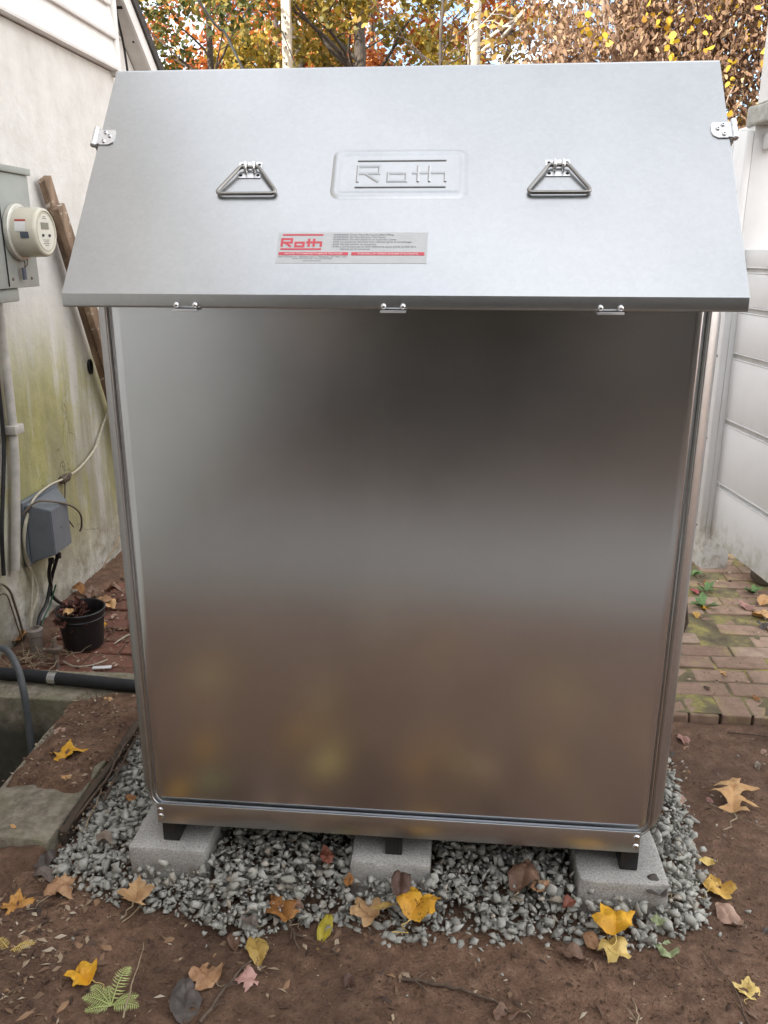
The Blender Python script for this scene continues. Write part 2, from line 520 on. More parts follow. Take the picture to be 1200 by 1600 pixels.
M['meter_face'] = plain('meter_face', (0.62, 0.60, 0.52), 0.35, 0, 0.05, 20)
M['lcd'] = plain('display', (0.20, 0.20, 0.16), 0.3, 0, 0.05)
M['label_white'] = plain('label_white', (0.68, 0.67, 0.66), 0.5, 0, 0.04)
M['label_red'] = plain('label_red', (0.35, 0.06, 0.05), 0.5, 0, 0.04)
M['label_blue'] = plain('label_slate', (0.08, 0.09, 0.12), 0.5, 0, 0.04)
M['util_grey'] = plain('utility_box_plastic', (0.155, 0.172, 0.192), 0.5, 0, 0.12, 14, 0.06)
M['black_plastic'] = plain('black_plastic', (0.013, 0.013, 0.014), 0.42, 0, 0.3, 40, 0.05)
M['black_rubber'] = plain('black_foam', (0.016, 0.017, 0.019), 0.75, 0, 0.3, 50, 0.15)
M['grey_hose'] = plain('grey_hose', (0.075, 0.08, 0.085), 0.5, 0, 0.2, 40)
M['cream_cable'] = plain('cream_cable', (0.46, 0.42, 0.32), 0.55, 0, 0.2, 50)
M['brown_cable'] = plain('brown_cable', (0.13, 0.10, 0.07), 0.6, 0, 0.2, 50)
M['green_cable'] = plain('green_cable', (0.02, 0.09, 0.05), 0.5, 0, 0.2, 50)
M['tape'] = plain('silver_tape', (0.72, 0.74, 0.75), 0.25, 1.0, 0.1, 90, 0.2)
M['conduit'] = plain('painted_conduit', (0.46, 0.435, 0.39), 0.6, 0, 0.2, 18, 0.1)
M['tan_pipe'] = plain('tan_pipe', (0.24, 0.20, 0.17), 0.7, 0, 0.2, 40, 0.1)
M['rusty'] = plain('rusty_rod', (0.17, 0.13, 0.10), 0.7, 0.3, 0.3, 60, 0.2)
M['roof'] = mottled('dark_shingle', [(0.3, (0.030, 0.026, 0.024)), (0.7, (0.075, 0.066, 0.06))], 30, 5, 0.95, 0.4, 90)
M['soffit'] = plain('soffit_paint', (0.66, 0.64, 0.60), 0.6, 0, 0.08, 20)

n = NT('old_concrete')
col = n.ramp(n.noise(30, 7, 0.68), [(0.3, (0.12, 0.098, 0.072)), (0.5, (0.24, 0.205, 0.155)), (0.7, (0.37, 0.33, 0.265))])
col = n.mix(n.ramp(n.noise(6, 6, 0.65), [(0.42, 0.0), (0.62, 0.6)]), col, (0.17, 0.17, 0.09))
P = n.xyz()
n.bump(n.noise(120, 5, 0.7), 0.7, 0.006)
world_geo = n.node('ShaderNodeNewGeometry')
wsep = n.node('ShaderNodeSeparateXYZ'); n.link(world_geo.outputs['Position'], wsep.inputs[0])
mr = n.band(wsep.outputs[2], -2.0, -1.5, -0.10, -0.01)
col = n.mix(n.math('MULTIPLY', mr, 0.85), col, (0.045, 0.045, 0.032))  # darkens the concrete from ground level downward
M['old_concrete'] = n.set(Base_Color=col, Roughness=0.95)

def brick_mat(name, stops, moss):
    n = NT(name)
    col = n.ramp(n.island(), stops)
    col = n.mix(n.ramp(n.noise(20, 7, 0.7), [(0.35, 0.55), (0.6, 0.0)]), col, (0.15, 0.10, 0.065))
    col = n.mix(n.math('MULTIPLY', n.ramp(n.noise(5.5, 9, 0.75), [(0.53, 0.0), (0.64, 1.0)]), moss), col, n.ramp(n.noise(60, 5, 0.7), [(0.35, (0.27, 0.21, 0.09)), (0.65, (0.46, 0.37, 0.16))]))
    col = n.mix(n.ramp(n.noise(160, 3, 0.6), [(0.66, 0.0), (0.75, 0.5)]), col, (0.45, 0.37, 0.28))
    n.bump(n.noise(110, 5, 0.7), 0.6, 0.005)
    return n.set(Base_Color=col, Roughness=0.93)
M['brick_red'] = brick_mat('red_brick', [(0, (0.13, 0.05, 0.033)), (0.5, (0.19, 0.072, 0.048)), (1, (0.23, 0.10, 0.07))], 0.0)
M['brick_tan'] = brick_mat('mossy_brick', [(0, (0.28, 0.18, 0.13)), (0.5, (0.37, 0.25, 0.18)), (1, (0.44, 0.325, 0.245))], 0.7)
M['stone'] = mottled('field_stone', [(0.3, (0.09, 0.075, 0.06)), (0.6, (0.19, 0.165, 0.13)), (0.8, (0.27, 0.24, 0.19))], 12, 7, 0.95, 0.6, 60, 0.01)
M['reflected_slab'] = mottled('pale_concrete_slab', [(0.3, (0.26, 0.245, 0.22)), (0.7, (0.33, 0.31, 0.28))], 5, 7, 0.9, 0.3, 60)
M['litter'] = None
n = NT('leaf_crumbs')
col = n.ramp(n.island(), [(0.0, (0.05, 0.03, 0.02)), (0.4, (0.12, 0.07, 0.045)), (0.7, (0.22, 0.14, 0.085)), (0.9, (0.40, 0.31, 0.21)), (1.0, (0.5, 0.42, 0.32))])
M['litter'] = n.set(Base_Color=col, Roughness=0.9)
n = NT('torn_leaf_bits')
col = n.ramp(n.island(), [(0.0, (0.05, 0.032, 0.025)), (0.45, (0.12, 0.07, 0.045)), (0.75, (0.21, 0.125, 0.075)), (1.0, (0.34, 0.20, 0.11))])
M['torn'] = n.set(Base_Color=col, Roughness=0.85)
M['twig'] = mottled('twig_bark', [(0.3, (0.06, 0.04, 0.028)), (0.7, (0.17, 0.12, 0.085))], 60, 5, 0.9, 0.4, 160)
M['pale_twig'] = mottled('pale_stalk', [(0.3, (0.20, 0.15, 0.09)), (0.7, (0.38, 0.30, 0.20))], 60, 5, 0.9, 0.3, 160)

def leaf_mat(name, stops, spots=None, amount=0.5, transl=0.25):
    n = NT(name)
    col = n.ramp(n.noise(34, 6, 0.65), stops)
    if spots is not None:
        col = n.mix(n.math('MULTIPLY', n.ramp(n.noise(75, 4, 0.7), [(0.54, 0.0), (0.62, 1.0)]), amount), col, spots)
    n.bump(n.noise(130, 4, 0.6), 0.5, 0.003)
    n.set(Base_Color=col, Roughness=0.6)
    return n.m
M['lf_gold'] = leaf_mat('leaf_orange_gold', [(0.3, (0.30, 0.13, 0.035)), (0.5, (0.50, 0.24, 0.05)), (0.7, (0.58, 0.32, 0.09))], (0.20, 0.08, 0.03), 0.5)
M['lf_golden'] = leaf_mat('leaf_golden', [(0.3, (0.55, 0.26, 0.02)), (0.55, (0.72, 0.38, 0.02)), (0.75, (0.76, 0.46, 0.05))], (0.30, 0.12, 0.02), 0.35)
M['lf_greybrown'] = leaf_mat('leaf_grey_brown', [(0.3, (0.10, 0.075, 0.062)), (0.7, (0.21, 0.165, 0.14))])
M['lf_tan'] = leaf_mat('leaf_tan', [(0.3, (0.24, 0.12, 0.06)), (0.5, (0.40, 0.22, 0.11)), (0.7, (0.50, 0.32, 0.17))], (0.16, 0.07, 0.04), 0.4)
M['lf_tanstar'] = leaf_mat('leaf_pale_tan', [(0.3, (0.36, 0.20, 0.09)), (0.6, (0.52, 0.33, 0.16)), (0.8, (0.58, 0.40, 0.22))], (0.22, 0.10, 0.05), 0.4)
M['lf_mustard'] = leaf_mat('leaf_mustard', [(0.3, (0.34, 0.21, 0.05)), (0.7, (0.52, 0.36, 0.10))], (0.14, 0.06, 0.03), 0.8)
M['lf_mustardbright'] = leaf_mat('leaf_bright_mustard', [(0.3, (0.50, 0.27, 0.04)), (0.7, (0.66, 0.43, 0.11))], (0.30, 0.12, 0.03), 0.4)
M['lf_pink'] = leaf_mat('leaf_pink', [(0.3, (0.46, 0.24, 0.20)), (0.7, (0.56, 0.34, 0.29))])
M['lf_pinktan'] = leaf_mat('leaf_pink_tan', [(0.3, (0.30, 0.18, 0.13)), (0.7, (0.48, 0.32, 0.23))], (0.18, 0.09, 0.06), 0.4)
M['lf_pinkbrown'] = leaf_mat('leaf_pink_brown', [(0.3, (0.28, 0.14, 0.11)), (0.7, (0.42, 0.24, 0.19))])
M['lf_pinkred'] = leaf_mat('leaf_pink_red', [(0.3, (0.42, 0.08, 0.08)), (0.7, (0.52, 0.15, 0.13))])
M['lf_darkgrey'] = leaf_mat('leaf_dark_grey', [(0.3, (0.045, 0.036, 0.032)), (0.7, (0.115, 0.094, 0.082))])
M['lf_brownorange'] = leaf_mat('leaf_brown_orange', [(0.3, (0.16, 0.06, 0.02)), (0.5, (0.32, 0.14, 0.035)), (0.7, (0.44, 0.21, 0.05))], (0.08, 0.03, 0.015), 0.6)
M['lf_yellowgreen'] = leaf_mat('leaf_yellow_green', [(0.3, (0.34, 0.27, 0.02)), (0.7, (0.56, 0.46, 0.06))], (0.22, 0.16, 0.03), 0.4)
M['lf_orangebrown'] = leaf_mat('leaf_orange_brown_core', [(0.3, (0.52, 0.23, 0.02)), (0.7, (0.72, 0.40, 0.03))], (0.16, 0.05, 0.015), 0.8)
M['lf_darkbrown'] = leaf_mat('leaf_dark_brown', [(0.3, (0.05, 0.022, 0.014)), (0.7, (0.12, 0.06, 0.04))])
M['lf_redbrown'] = leaf_mat('leaf_red_brown', [(0.3, (0.13, 0.035, 0.02)), (0.7, (0.25, 0.085, 0.05))])
M['lf_brown'] = leaf_mat('leaf_brown', [(0.3, (0.11, 0.06, 0.038)), (0.7, (0.26, 0.15, 0.095))], (0.06, 0.03, 0.02), 0.4)
M['lf_greytan'] = leaf_mat('leaf_grey_tan', [(0.3, (0.16, 0.12, 0.09)), (0.7, (0.30, 0.24, 0.18))])
M['lf_paleyellow'] = leaf_mat('leaf_pale_yellow', [(0.3, (0.58, 0.40, 0.10)), (0.7, (0.70, 0.53, 0.20))], (0.45, 0.24, 0.08), 0.3)
M['lf_palegreen'] = leaf_mat('leaf_pale_green', [(0.3, (0.20, 0.24, 0.11)), (0.7, (0.33, 0.37, 0.20))], (0.28, 0.22, 0.10), 0.4)
M['lf_tanbright'] = leaf_mat('leaf_light_orange', [(0.3, (0.50, 0.26, 0.10)), (0.7, (0.62, 0.40, 0.19))], (0.35, 0.15, 0.06), 0.3)
M['fern'] = leaf_mat('fern_green', [(0.3, (0.34, 0.40, 0.12)), (0.7, (0.50, 0.54, 0.22))])
M['weed'] = leaf_mat('weed_green', [(0.3, (0.10, 0.20, 0.06)), (0.7, (0.20, 0.33, 0.12))])

def foliage_mat(name, stops, rough=0.6, transl=0.35):
    n = NT(name)
    col = n.ramp(n.island(), stops)
    n.set(Base_Color=col, Roughness=rough)
    tr = n.node('ShaderNodeBsdfTranslucent'); n.link(col, tr.inputs['Color'])
    mx = n.node('ShaderNodeMixShader'); mx.inputs['Fac'].default_value = transl
    n.link(n.b.outputs['BSDF'], mx.inputs[1]); n.link(tr.outputs['BSDF'], mx.inputs[2])
    n.link(mx.outputs['Shader'], n.o.inputs['Surface'])
    return n.m
M['fol_olive'] = foliage_mat('foliage_green_gold', [(0, (0.035, 0.055, 0.012)), (0.4, (0.075, 0.095, 0.02)), (0.7, (0.17, 0.15, 0.03)), (1, (0.30, 0.20, 0.03))])
M['fol_yellow'] = foliage_mat('foliage_olive_yellow', [(0, (0.10, 0.09, 0.015)), (0.4, (0.23, 0.18, 0.03)), (0.8, (0.38, 0.27, 0.035)), (1, (0.46, 0.28, 0.035))])
M['fol_orange'] = foliage_mat('foliage_orange', [(0, (0.24, 0.055, 0.015)), (0.5, (0.42, 0.13, 0.03)), (1, (0.50, 0.22, 0.05))])
M['fol_sparse'] = foliage_mat('foliage_gold_brown', [(0, (0.12, 0.08, 0.03)), (0.5, (0.26, 0.16, 0.04)), (1, (0.36, 0.25, 0.05))])
M['fol_brown'] = foliage_mat('foliage_dry_brown', [(0, (0.10, 0.055, 0.035)), (0.5, (0.24, 0.145, 0.088)), (0.85, (0.34, 0.22, 0.14)), (1, (0.42, 0.30, 0.17))], 0.8, 0.35)
M['fol_bright'] = foliage_mat('foliage_bright_yellow', [(0, (0.38, 0.24, 0.02)), (0.6, (0.52, 0.36, 0.03)), (1, (0.50, 0.26, 0.04))])
M['fol_dark'] = foliage_mat('foliage_dark_green', [(0, (0.05, 0.048, 0.034)), (0.6, (0.12, 0.105, 0.075)), (1, (0.20, 0.165, 0.11))])
M['fol_red'] = foliage_mat('foliage_red', [(0, (0.15, 0.03, 0.025)), (0.5, (0.33, 0.08, 0.07)), (1, (0.45, 0.16, 0.13))])
M['bark_dark'] = mottled('dark_bark', [(0.3, (0.03, 0.024, 0.02)), (0.7, (0.10, 0.082, 0.068))], 9, 6, 0.95, 0.6, 40, 0.02, stretch=(3, 3, 0.6))
M['bark_pale'] = mottled('pale_bark', [(0.3, (0.28, 0.24, 0.20)), (0.6, (0.46, 0.42, 0.36)), (0.8, (0.56, 0.53, 0.48))], 9, 6, 0.9, 0.4, 40, 0.01, stretch=(2, 2, 1))
M['stem_brown'] = plain('vine_stem', (0.20, 0.15, 0.12), 0.9, 0, 0.3, 20)
LEAVES = [
 (-0.892, -0.125, 0.006, 0.088, 'maple', 'gold', 20, 0.34, 'orange gold maple leaf on dark soil at the left edge of the photo'),
 (-0.875, -0.026, 0.012, 0.073, 'oval', 'greybrown', 70, 0.62, 'dull grey brown curled leaf lying just above the folded tan leaf'),
 (-0.808, -0.073, 0.008, 0.09, 'maple', 'tan', -30, 0.74, 'folded tan leaf between the grey curled leaf and the gravel corner'),
 (-0.604, -0.106, 0.036, 0.097, 'maple', 'tanstar', 10, 0.34, 'star shaped tan maple leaf with its stem pointing down at the gravel edge'),
 (-0.289, -0.21, 0.01, 0.085, 'oval', 'mustard', 25, 0.45, 'mustard yellow spotted oval leaf on soil below the gravel'),
 (-0.383, -0.283, 0.008, 0.085, 'tulip', 'tan', 60, 0.62, 'ragged tan leaf lying above the flat dark grey leaf'),
 (-0.294, -0.282, 0.006, 0.06, 'maple', 'pink', 100, 0.22, 'small pale pink maple leaf on bare soil'),
 (-0.409, -0.351, 0.006, 0.119, 'oval', 'darkgrey', 15, 0.28, 'large flat dark grey rotting leaf on soil near the fern'),
 (-0.646, -0.313, 0.012, 0.077, 'tulip', 'golden', 70, 0.51, 'bright golden tulip tree leaf just above the green fern'),
 (-0.253, -0.115, 0.03, 0.098, 'maple', 'brownorange', 40, 0.85, 'crumpled orange brown leaf at the gravel edge beside a twig'),
 (-0.148, -0.138, 0.012, 0.097, 'narrow', 'yellowgreen', -5, 0.39, 'narrow yellow green leaf lying at the gravel edge'),
 (-0.058, -0.121, 0.044, 0.088, 'tulip', 'tanstar', 80, 0.45, 'pale tan tulip tree leaf on gravel in front of the middle block'),
 (-0.013, -0.132, 0.079, 0.061, 'narrow', 'mustard', 110, 0.39, 'slim mottled yellow leaf beside the bright orange leaf on gravel'),
 (0.063, -0.128, 0.084, 0.11, 'tulip', 'orangebrown', -20, 0.39, 'bright orange leaf with a dark brown centre on the gravel'),
 (0.021, -0.09, 0.096, 0.082, 'oval', 'darkbrown', 0, 0.74, 'dark brown folded leaf against the foot of the middle block'),
 (-0.102, -0.067, 0.084, 0.04, 'oval', 'brownorange', 0, 0.51, 'tiny orange brown leaf at the left corner of the middle block'),
 (-0.167, 0.009, 0.084, 0.065, 'oval', 'redbrown', 20, 0.62, 'dark red brown leaf in the shade under the tank rail'),
 (0.305, -0.025, 0.084, 0.126, 'oval', 'brown', -15, 0.62, 'large brown leaf half under the tank left of the right block'),
 (0.34, -0.046, 0.084, 0.062, 'oval', 'tan', 120, 0.85, 'curled tan leaf overlapping the large brown leaf under the tank'),
 (0.405, -0.081, 0.076, 0.049, 'oval', 'redbrown', 140, 0.51, 'reddish brown oval leaf on gravel in front of the right block'),
 (0.505, -0.109, 0.062, 0.106, 'tulip', 'golden', -10, 0.45, 'big bright yellow orange leaf on gravel in front of the right block'),
 (0.454, -0.133, 0.02, 0.066, 'oval', 'tan', 40, 0.62, 'tan leaf tucked under the left side of the big yellow leaf'),
 (0.5, -0.153, 0.02, 0.079, 'tulip', 'paleyellow', 200, 0.39, 'pale yellow leaf at the gravel edge just below the big yellow leaf'),
 (0.6, -0.03, 0.084, 0.077, 'oval', 'darkgrey', 60, 0.97, 'dark withered leaf propped against the front of the right block'),
 (0.406, -0.166, 0.015, 0.065, 'oval', 'brown', 70, 1.1, 'rolled up brown leaf on soil at the front gravel edge'),
 (0.62, -0.12, 0.012, 0.057, 'tulip', 'palegreen', 30, 0.39, 'pale green leaf at the right front corner of the gravel'),
 (0.605, -0.081, 0.047, 0.038, 'maple', 'palegreen', 0, 0.39, 'tiny pale green leaf among the stones beside the big yellow leaf'),
 (0.781, 0.16, 0.015, 0.045, 'oval', 'paleyellow', 90, 0.39, 'small yellow leaf above the crumpled yellow one by the right gravel edge'),
 (0.783, 0.081, 0.01, 0.094, 'tulip', 'mustardbright', -50, 0.62, 'crumpled yellow leaf on soil at the right gravel edge'),
 (0.786, -0.011, 0.008, 0.087, 'oval', 'pinktan', 30, 0.62, 'pinkish tan leaf at the right gravel edge below the crumpled yellow leaf'),
 (0.936, 0.462, 0.008, 0.183, 'oak', 'tanbright', -15, 0.45, 'long pointed oak leaf in light tan on bare soil at the right'),
 (0.866, 0.746, 0.008, 0.061, 'oval', 'pinkbrown', 10, 0.34, 'pinkish oval leaf on soil just in front of the brick edge'),
 (0.777, 0.411, 0.015, 0.047, 'oval', 'pinktan', 130, 0.39, 'pale tan oval leaf at the gravel edge beside the tank'),
 (0.766, -0.208, 0.006, 0.065, 'maple', 'paleyellow', -20, 0.28, 'clean pale yellow maple leaf alone on soil at the lower right'),
 (0.259, -0.322, 0.008, 0.076, 'oval', 'brown', 100, 1.08, 'folded brown leaf on soil at the bottom edge of the photo'),
 (-1.01, 0.404, 0.062, 0.103, 'maple', 'golden', 15, 0.45, 'bright yellow maple leaf on the dirt covered concrete curb'),
 (-1.016, 0.712, 0.058, 0.051, 'oval', 'tanbright', 30, 0.51, 'small tan leaf on the concrete in front of the black pipe'),
 (-0.958, 0.285, 0.06, 0.04, 'oval', 'tanbright', 60, 0.51, 'small tan leaf below the yellow maple leaf on the curb'),
 (-1.086, 0.515, 0.06, 0.06, 'oval', 'pinktan', 20, 0.28, 'faded pinkish leaf on the dirt next to the pit edge'),
 (-0.755, 0.064, 0.046, 0.062, 'oval', 'greytan', 60, 0.74, 'grey tan curled leaf on the gravel left of the left block'),
 (-0.898, 0.027, 0.012, 0.098, 'oval', 'darkgrey', 20, 0.74, 'dark decayed leaf at the near corner of the concrete curb'),
 (-1.561, 1.157, 0.05, 0.105, 'oval', 'brownorange', 15, 0.62, 'glossy orange leaf against the wall beside the conduit stub'),
 (-0.076, -0.272, 0.008, 0.044, 'oval', 'darkbrown', 10, 0.85, 'small dark shrivelled leaf on bare soil in the lower middle'),
 (1.291, 2.059, 0.02, 0.065, 'oval', 'brownorange', 10, 0.51, 'orange red leaf on bricks near the white post'),
 (1.208, 1.959, 0.02, 0.052, 'oval', 'pinkred', 30, 0.39, 'small pinkish red leaf on bricks below the orange red one'),
 (1.205, 1.779, 0.02, 0.05, 'oval', 'golden', 60, 0.39, 'little golden leaf beside the green weed on the bricks'),
 (1.15, 1.7, 0.02, 0.06, 'oval', 'mustardbright', 0, 0.39, 'narrow orange yellow leaf left of the green weed'),
 (1.383, 1.79, 0.02, 0.094, 'oval', 'pinkbrown', 20, 0.51, 'mauve brown leaf on the bricks under the fence'),
 (1.476, 1.854, 0.02, 0.095, 'oval', 'tanbright', -30, 0.51, 'light orange leaf at the right edge on the bricks, upper of two'),
 (1.422, 1.713, 0.02, 0.108, 'tulip', 'tanbright', -10, 0.51, 'light orange leaf at the right edge on the bricks, lower of two'),
 (1.388, 1.608, 0.02, 0.079, 'oval', 'darkgrey', 0, 0.62, 'dark leaf on the bricks below the light orange pair'),
 (1.112, 1.181, 0.02, 0.047, 'narrow', 'tanbright', 15, 0.39, 'slim tan leaf on the mossy bricks'),
 (1.023, 1.069, 0.02, 0.036, 'oval', 'darkbrown', 0, 0.39, 'tiny dark leaf on the mossy bricks near the tank'),
 (1.174, 1.008, 0.02, 0.04, 'oval', 'brownorange', 10, 0.39, 'small orange leaf on the front course of bricks'),
 (-1.544, 1.639, 0.04, 0.085, 'oval', 'brownorange', 60, 0.74, 'bright orange leaf standing against the wall behind the flower pot'),
 (-1.465, 1.601, 0.05, 0.11, 'oval', 'brown', 20, 0.74, 'brown leaf in the middle of the pile behind the flower pot'),
 (-1.393, 1.537, 0.05, 0.108, 'maple', 'tan', 0, 0.74, 'tan leaf in the pile behind the flower pot'),
 (-1.373, 1.601, 0.06, 0.118, 'maple', 'brown', 90, 0.74, 'brown maple leaf topmost of the pile by the tank side'),
 (-1.356, 1.527, 0.035, 0.099, 'oval', 'tanbright', 40, 0.62, 'light tan leaf in front of the pile by the tank side'),
 (-1.408, 1.513, 0.03, 0.107, 'oval', 'darkbrown', -30, 0.62, 'dark brown leaf in front of the pile behind the flower pot'),
 (-1.294, 1.431, 0.03, 0.043, 'oval', 'pinktan', 0, 0.39, 'pale pinkish leaf on red bricks beside the flower pot'),
 (-1.301, 1.348, 0.03, 0.037, 'oval', 'golden', 30, 0.39, 'small yellow leaf on red bricks beside the flower pot'),
 (-1.312, 1.094, 0.2, 0.048, 'maple', 'tanbright', 40, 0.51, 'light tan leaf lying on top inside the flower pot'),
 (-1.007, 0.081, 0.055, 0.027, 'narrow', 'tanbright', 70, 0.51, 'slim tan leaf on the near corner of the concrete curb'),
 (-0.749, 0.236, 0.048, 0.039, 'oval', 'brownorange', 90, 0.62, "rusty leaf on gravel beside the tank's left bottom corner"),
 (0.803, 0.633, 0.02, 0.031, 'oval', 'darkgrey', -40, 0.51, "dark thin leaf on soil close to the tank's right side"),
 (1.102, 0.704, 0.01, 0.036, 'oval', 'pinktan', 0, 0.39, 'pinkish leaf on soil at the right edge below the bricks'),
 (1.059, 0.631, 0.01, 0.051, 'narrow', 'greytan', -20, 0.39, 'grey narrow leaf on soil at the right edge'),
 (0.867, 0.447, 0.01, 0.033, 'oval', 'pinkbrown', 10, 0.39, 'small pinkish leaf beneath the pointed oak leaf'),
 (0.865, -0.033, 0.01, 0.038, 'narrow', 'darkgrey', -40, 0.39, 'dark narrow leaf cut by the right edge of the photo'),
 (-0.315, -0.168, 0.042, 0.052, 'oval', 'greybrown', 60, 0.74, 'grey brown leaf left of the crumpled orange brown leaf'),
 (-0.349, -0.185, 0.01, 0.058, 'oval', 'brown', 20, 0.39, "flat brown leaf on soil at the gravel's front left edge"),
 (-0.219, -0.112, 0.043, 0.041, 'oval', 'brown', 90, 0.85, 'narrow brown leaf stuck on the twig beside the crumpled leaf'),
]

# ================================================================== SETTING
def fbm(x, y, s, seed=0.0):
    return mnoise.noise(Vector((x * s + seed, y * s - seed, seed * 1.7)))

PIT = (-1.56, -1.14, 0.12, 0.712)      # x0, x1, y0, y1 of the opening in the ground

def ground_h(x, y):
    if x > 4 or x < -3 or y > 4 or y < -3: return -0.02
    h = 0.012 * fbm(x, y, 3.0, 2.1) + 0.008 * fbm(x, y, 11.0, 5.2) + 0.0035 * fbm(x, y, 33.0, 9.4) + 0.002 * fbm(x, y, 80.0, 1.4)
    if y > 0.86: h -= 0.03 * min(1.0, (y - 0.86) / 0.05)
    return h

def axis(dense, coarse):
    return sorted(set([round(v, 4) for v in dense + coarse]))
xs = axis(list(np.arange(-1.0, 1.5, 0.0125)) + list(np.arange(-1.56, -1.0, 0.03)) + list(np.arange(1.5, 2.6, 0.05)) + [-1.56, -1.14],
          [-150, -60, -25, -12, -8, -6, -5, -4, -3.2, -2.6, -2.0, 2.8, 3.2, 3.6, 4.2, 5, 6, 8, 12, 25, 60, 150])
ys = axis(list(np.arange(-0.52, 0.92, 0.0125)) + list(np.arange(-1.8, -0.52, 0.06)) + list(np.arange(0.92, 3, 0.08)) + [0.12, 0.712],
          [-150, -60, -25, -12, -8, -6, -5, -4, -3.2, -2.6, -2.2, 3.2, 3.6, 4.2, 5, 6, 8, 12, 25, 60, 150])
vx = np.array([(x, y, ground_h(x, y)) for y in ys for x in xs])
nx, ny = len(xs), len(ys)
fc = []
for j in range(ny - 1):
    for i in range(nx - 1):
        cx_, cy_ = (xs[i] + xs[i + 1]) / 2, (ys[j] + ys[j + 1]) / 2
        if PIT[0] < cx_ < PIT[1] and PIT[2] < cy_ < PIT[3]: continue
        a = j * nx + i
        fc.append((a, a + 1, a + nx + 1, a + nx))
g = np_mesh('ground', vx, np.array(fc), M['soil'], smooth=True)
tag(g, kind='structure')
GROUND = g

# unseen pale slab added behind the viewer for the mirrored light band
mb = MB(); mb.box((-1.5, -3.0, -0.04), (2.6, -1.78, 0.03), 0.008)
tag(mb.build('reflected_slab', M['reflected_slab']), kind='structure')

# brick paving: each brick bevelled and a little uneven
def bricks(name, x0, x1, y0, y1, mat, lx=0.2, ly=0.1, gap=0.008, z=0.012, seed=3, uneven=0.006, skip=None):
    rnd = random.Random(seed)
    mb = MB()
    row = 0
    y = y0
    while y < y1 - 0.02:
        off = (row % 2) * lx / 2
        x = x0 - off
        while x < x1:
            a = max(x, x0); b = min(x + lx, x1)
            if b - a > 0.03 and not (skip and skip((a + b) / 2, y + ly / 2)):
                dz = rnd.uniform(-uneven, uneven)
                Mx = Matrix.Translation(((a + b) / 2 + rnd.uniform(-.003, .003), y + ly / 2 + rnd.uniform(-.003, .003), z + dz)) @ Matrix.Rotation(rnd.uniform(-.02, .02), 4, 'Z') @ Matrix.Rotation(rnd.uniform(-.025, .025), 4, 'X') @ Matrix.Rotation(rnd.uniform(-.015, .015), 4, 'Y')
                mb.box((-(b - a) / 2 + gap / 2, -ly / 2 + gap / 2, -0.05), ((b - a) / 2 - gap / 2, ly / 2 - gap / 2, 0.0), rnd.uniform(.004, .008), M=Mx)
            x += lx
        y += ly; row += 1
    return tag(mb.build(name, mat, smooth=0), kind='structure')
bricks('brick_path', 0.5, 2.9, 0.885, 1.02, M['brick_tan'], seed=5, uneven=0.005, lx=0.105, ly=0.135)
bricks('brick_path', 0.5, 2.9, 1.022, 3.0, M['brick_tan'], seed=6, uneven=0.007)
bricks('brick_pavement', -1.56, 0.49, 0.935, 3.0, M['brick_red'], seed=8, uneven=0.006)
# sand and grime between the bricks
def sheet(name, x0, x1, y0, y1, z, mat, step=0.03, amp=0.004, kind='structure'):
    X = np.arange(x0, x1 + 1e-6, step); Y = np.arange(y0, y1 + 1e-6, step)
    V = np.array([(x, y, z + amp * fbm(x, y, 25, 3.3)) for y in Y for x in X])
    n_ = len(X)
    F = np.array([(j * n_ + i, j * n_ + i + 1, (j + 1) * n_ + i + 1, (j + 1) * n_ + i) for j in range(len(Y) - 1) for i in range(n_ - 1)])
    return tag(np_mesh(name, V, F, mat, smooth=True), kind=kind)
JOINT = (mottled('joint_dirt', [(0.3, (0.075, 0.055, 0.04)), (0.5, (0.17, 0.14, 0.075)), (0.65, (0.32, 0.28, 0.09))], 9, 7, 0.95, 0.6, 90))
sheet('soil_bed', 0.5, 2.9, 0.90, 3.0, 0.0105, JOINT, 0.03, 0.007)
sheet('soil_bed', -1.56, 0.495, 0.915, 3.0, 0.0025, M['soil'], 0.03, 0.006)

# ------------------------------------------------------------------ concrete pit (window well)
pit = empty('window_well', (-1.3, 0.4, -0.6), "old concrete window well curb with an open dark pit at the left", 'window well')
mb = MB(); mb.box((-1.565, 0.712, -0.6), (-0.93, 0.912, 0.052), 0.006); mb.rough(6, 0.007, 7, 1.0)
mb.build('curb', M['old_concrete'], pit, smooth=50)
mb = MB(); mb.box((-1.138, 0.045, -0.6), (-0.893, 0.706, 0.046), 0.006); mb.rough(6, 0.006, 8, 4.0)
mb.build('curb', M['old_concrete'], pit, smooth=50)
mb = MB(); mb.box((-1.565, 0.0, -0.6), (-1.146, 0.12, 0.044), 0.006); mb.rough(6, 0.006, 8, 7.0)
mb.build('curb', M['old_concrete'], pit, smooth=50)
mb = MB(); mb.box((-1.56, 0.12, -0.64), (-1.14, 0.712, -0.6)); mb.rough(6, 0.01, 9, 2.0)
mb.build('pit_floor', M['soil'], pit)

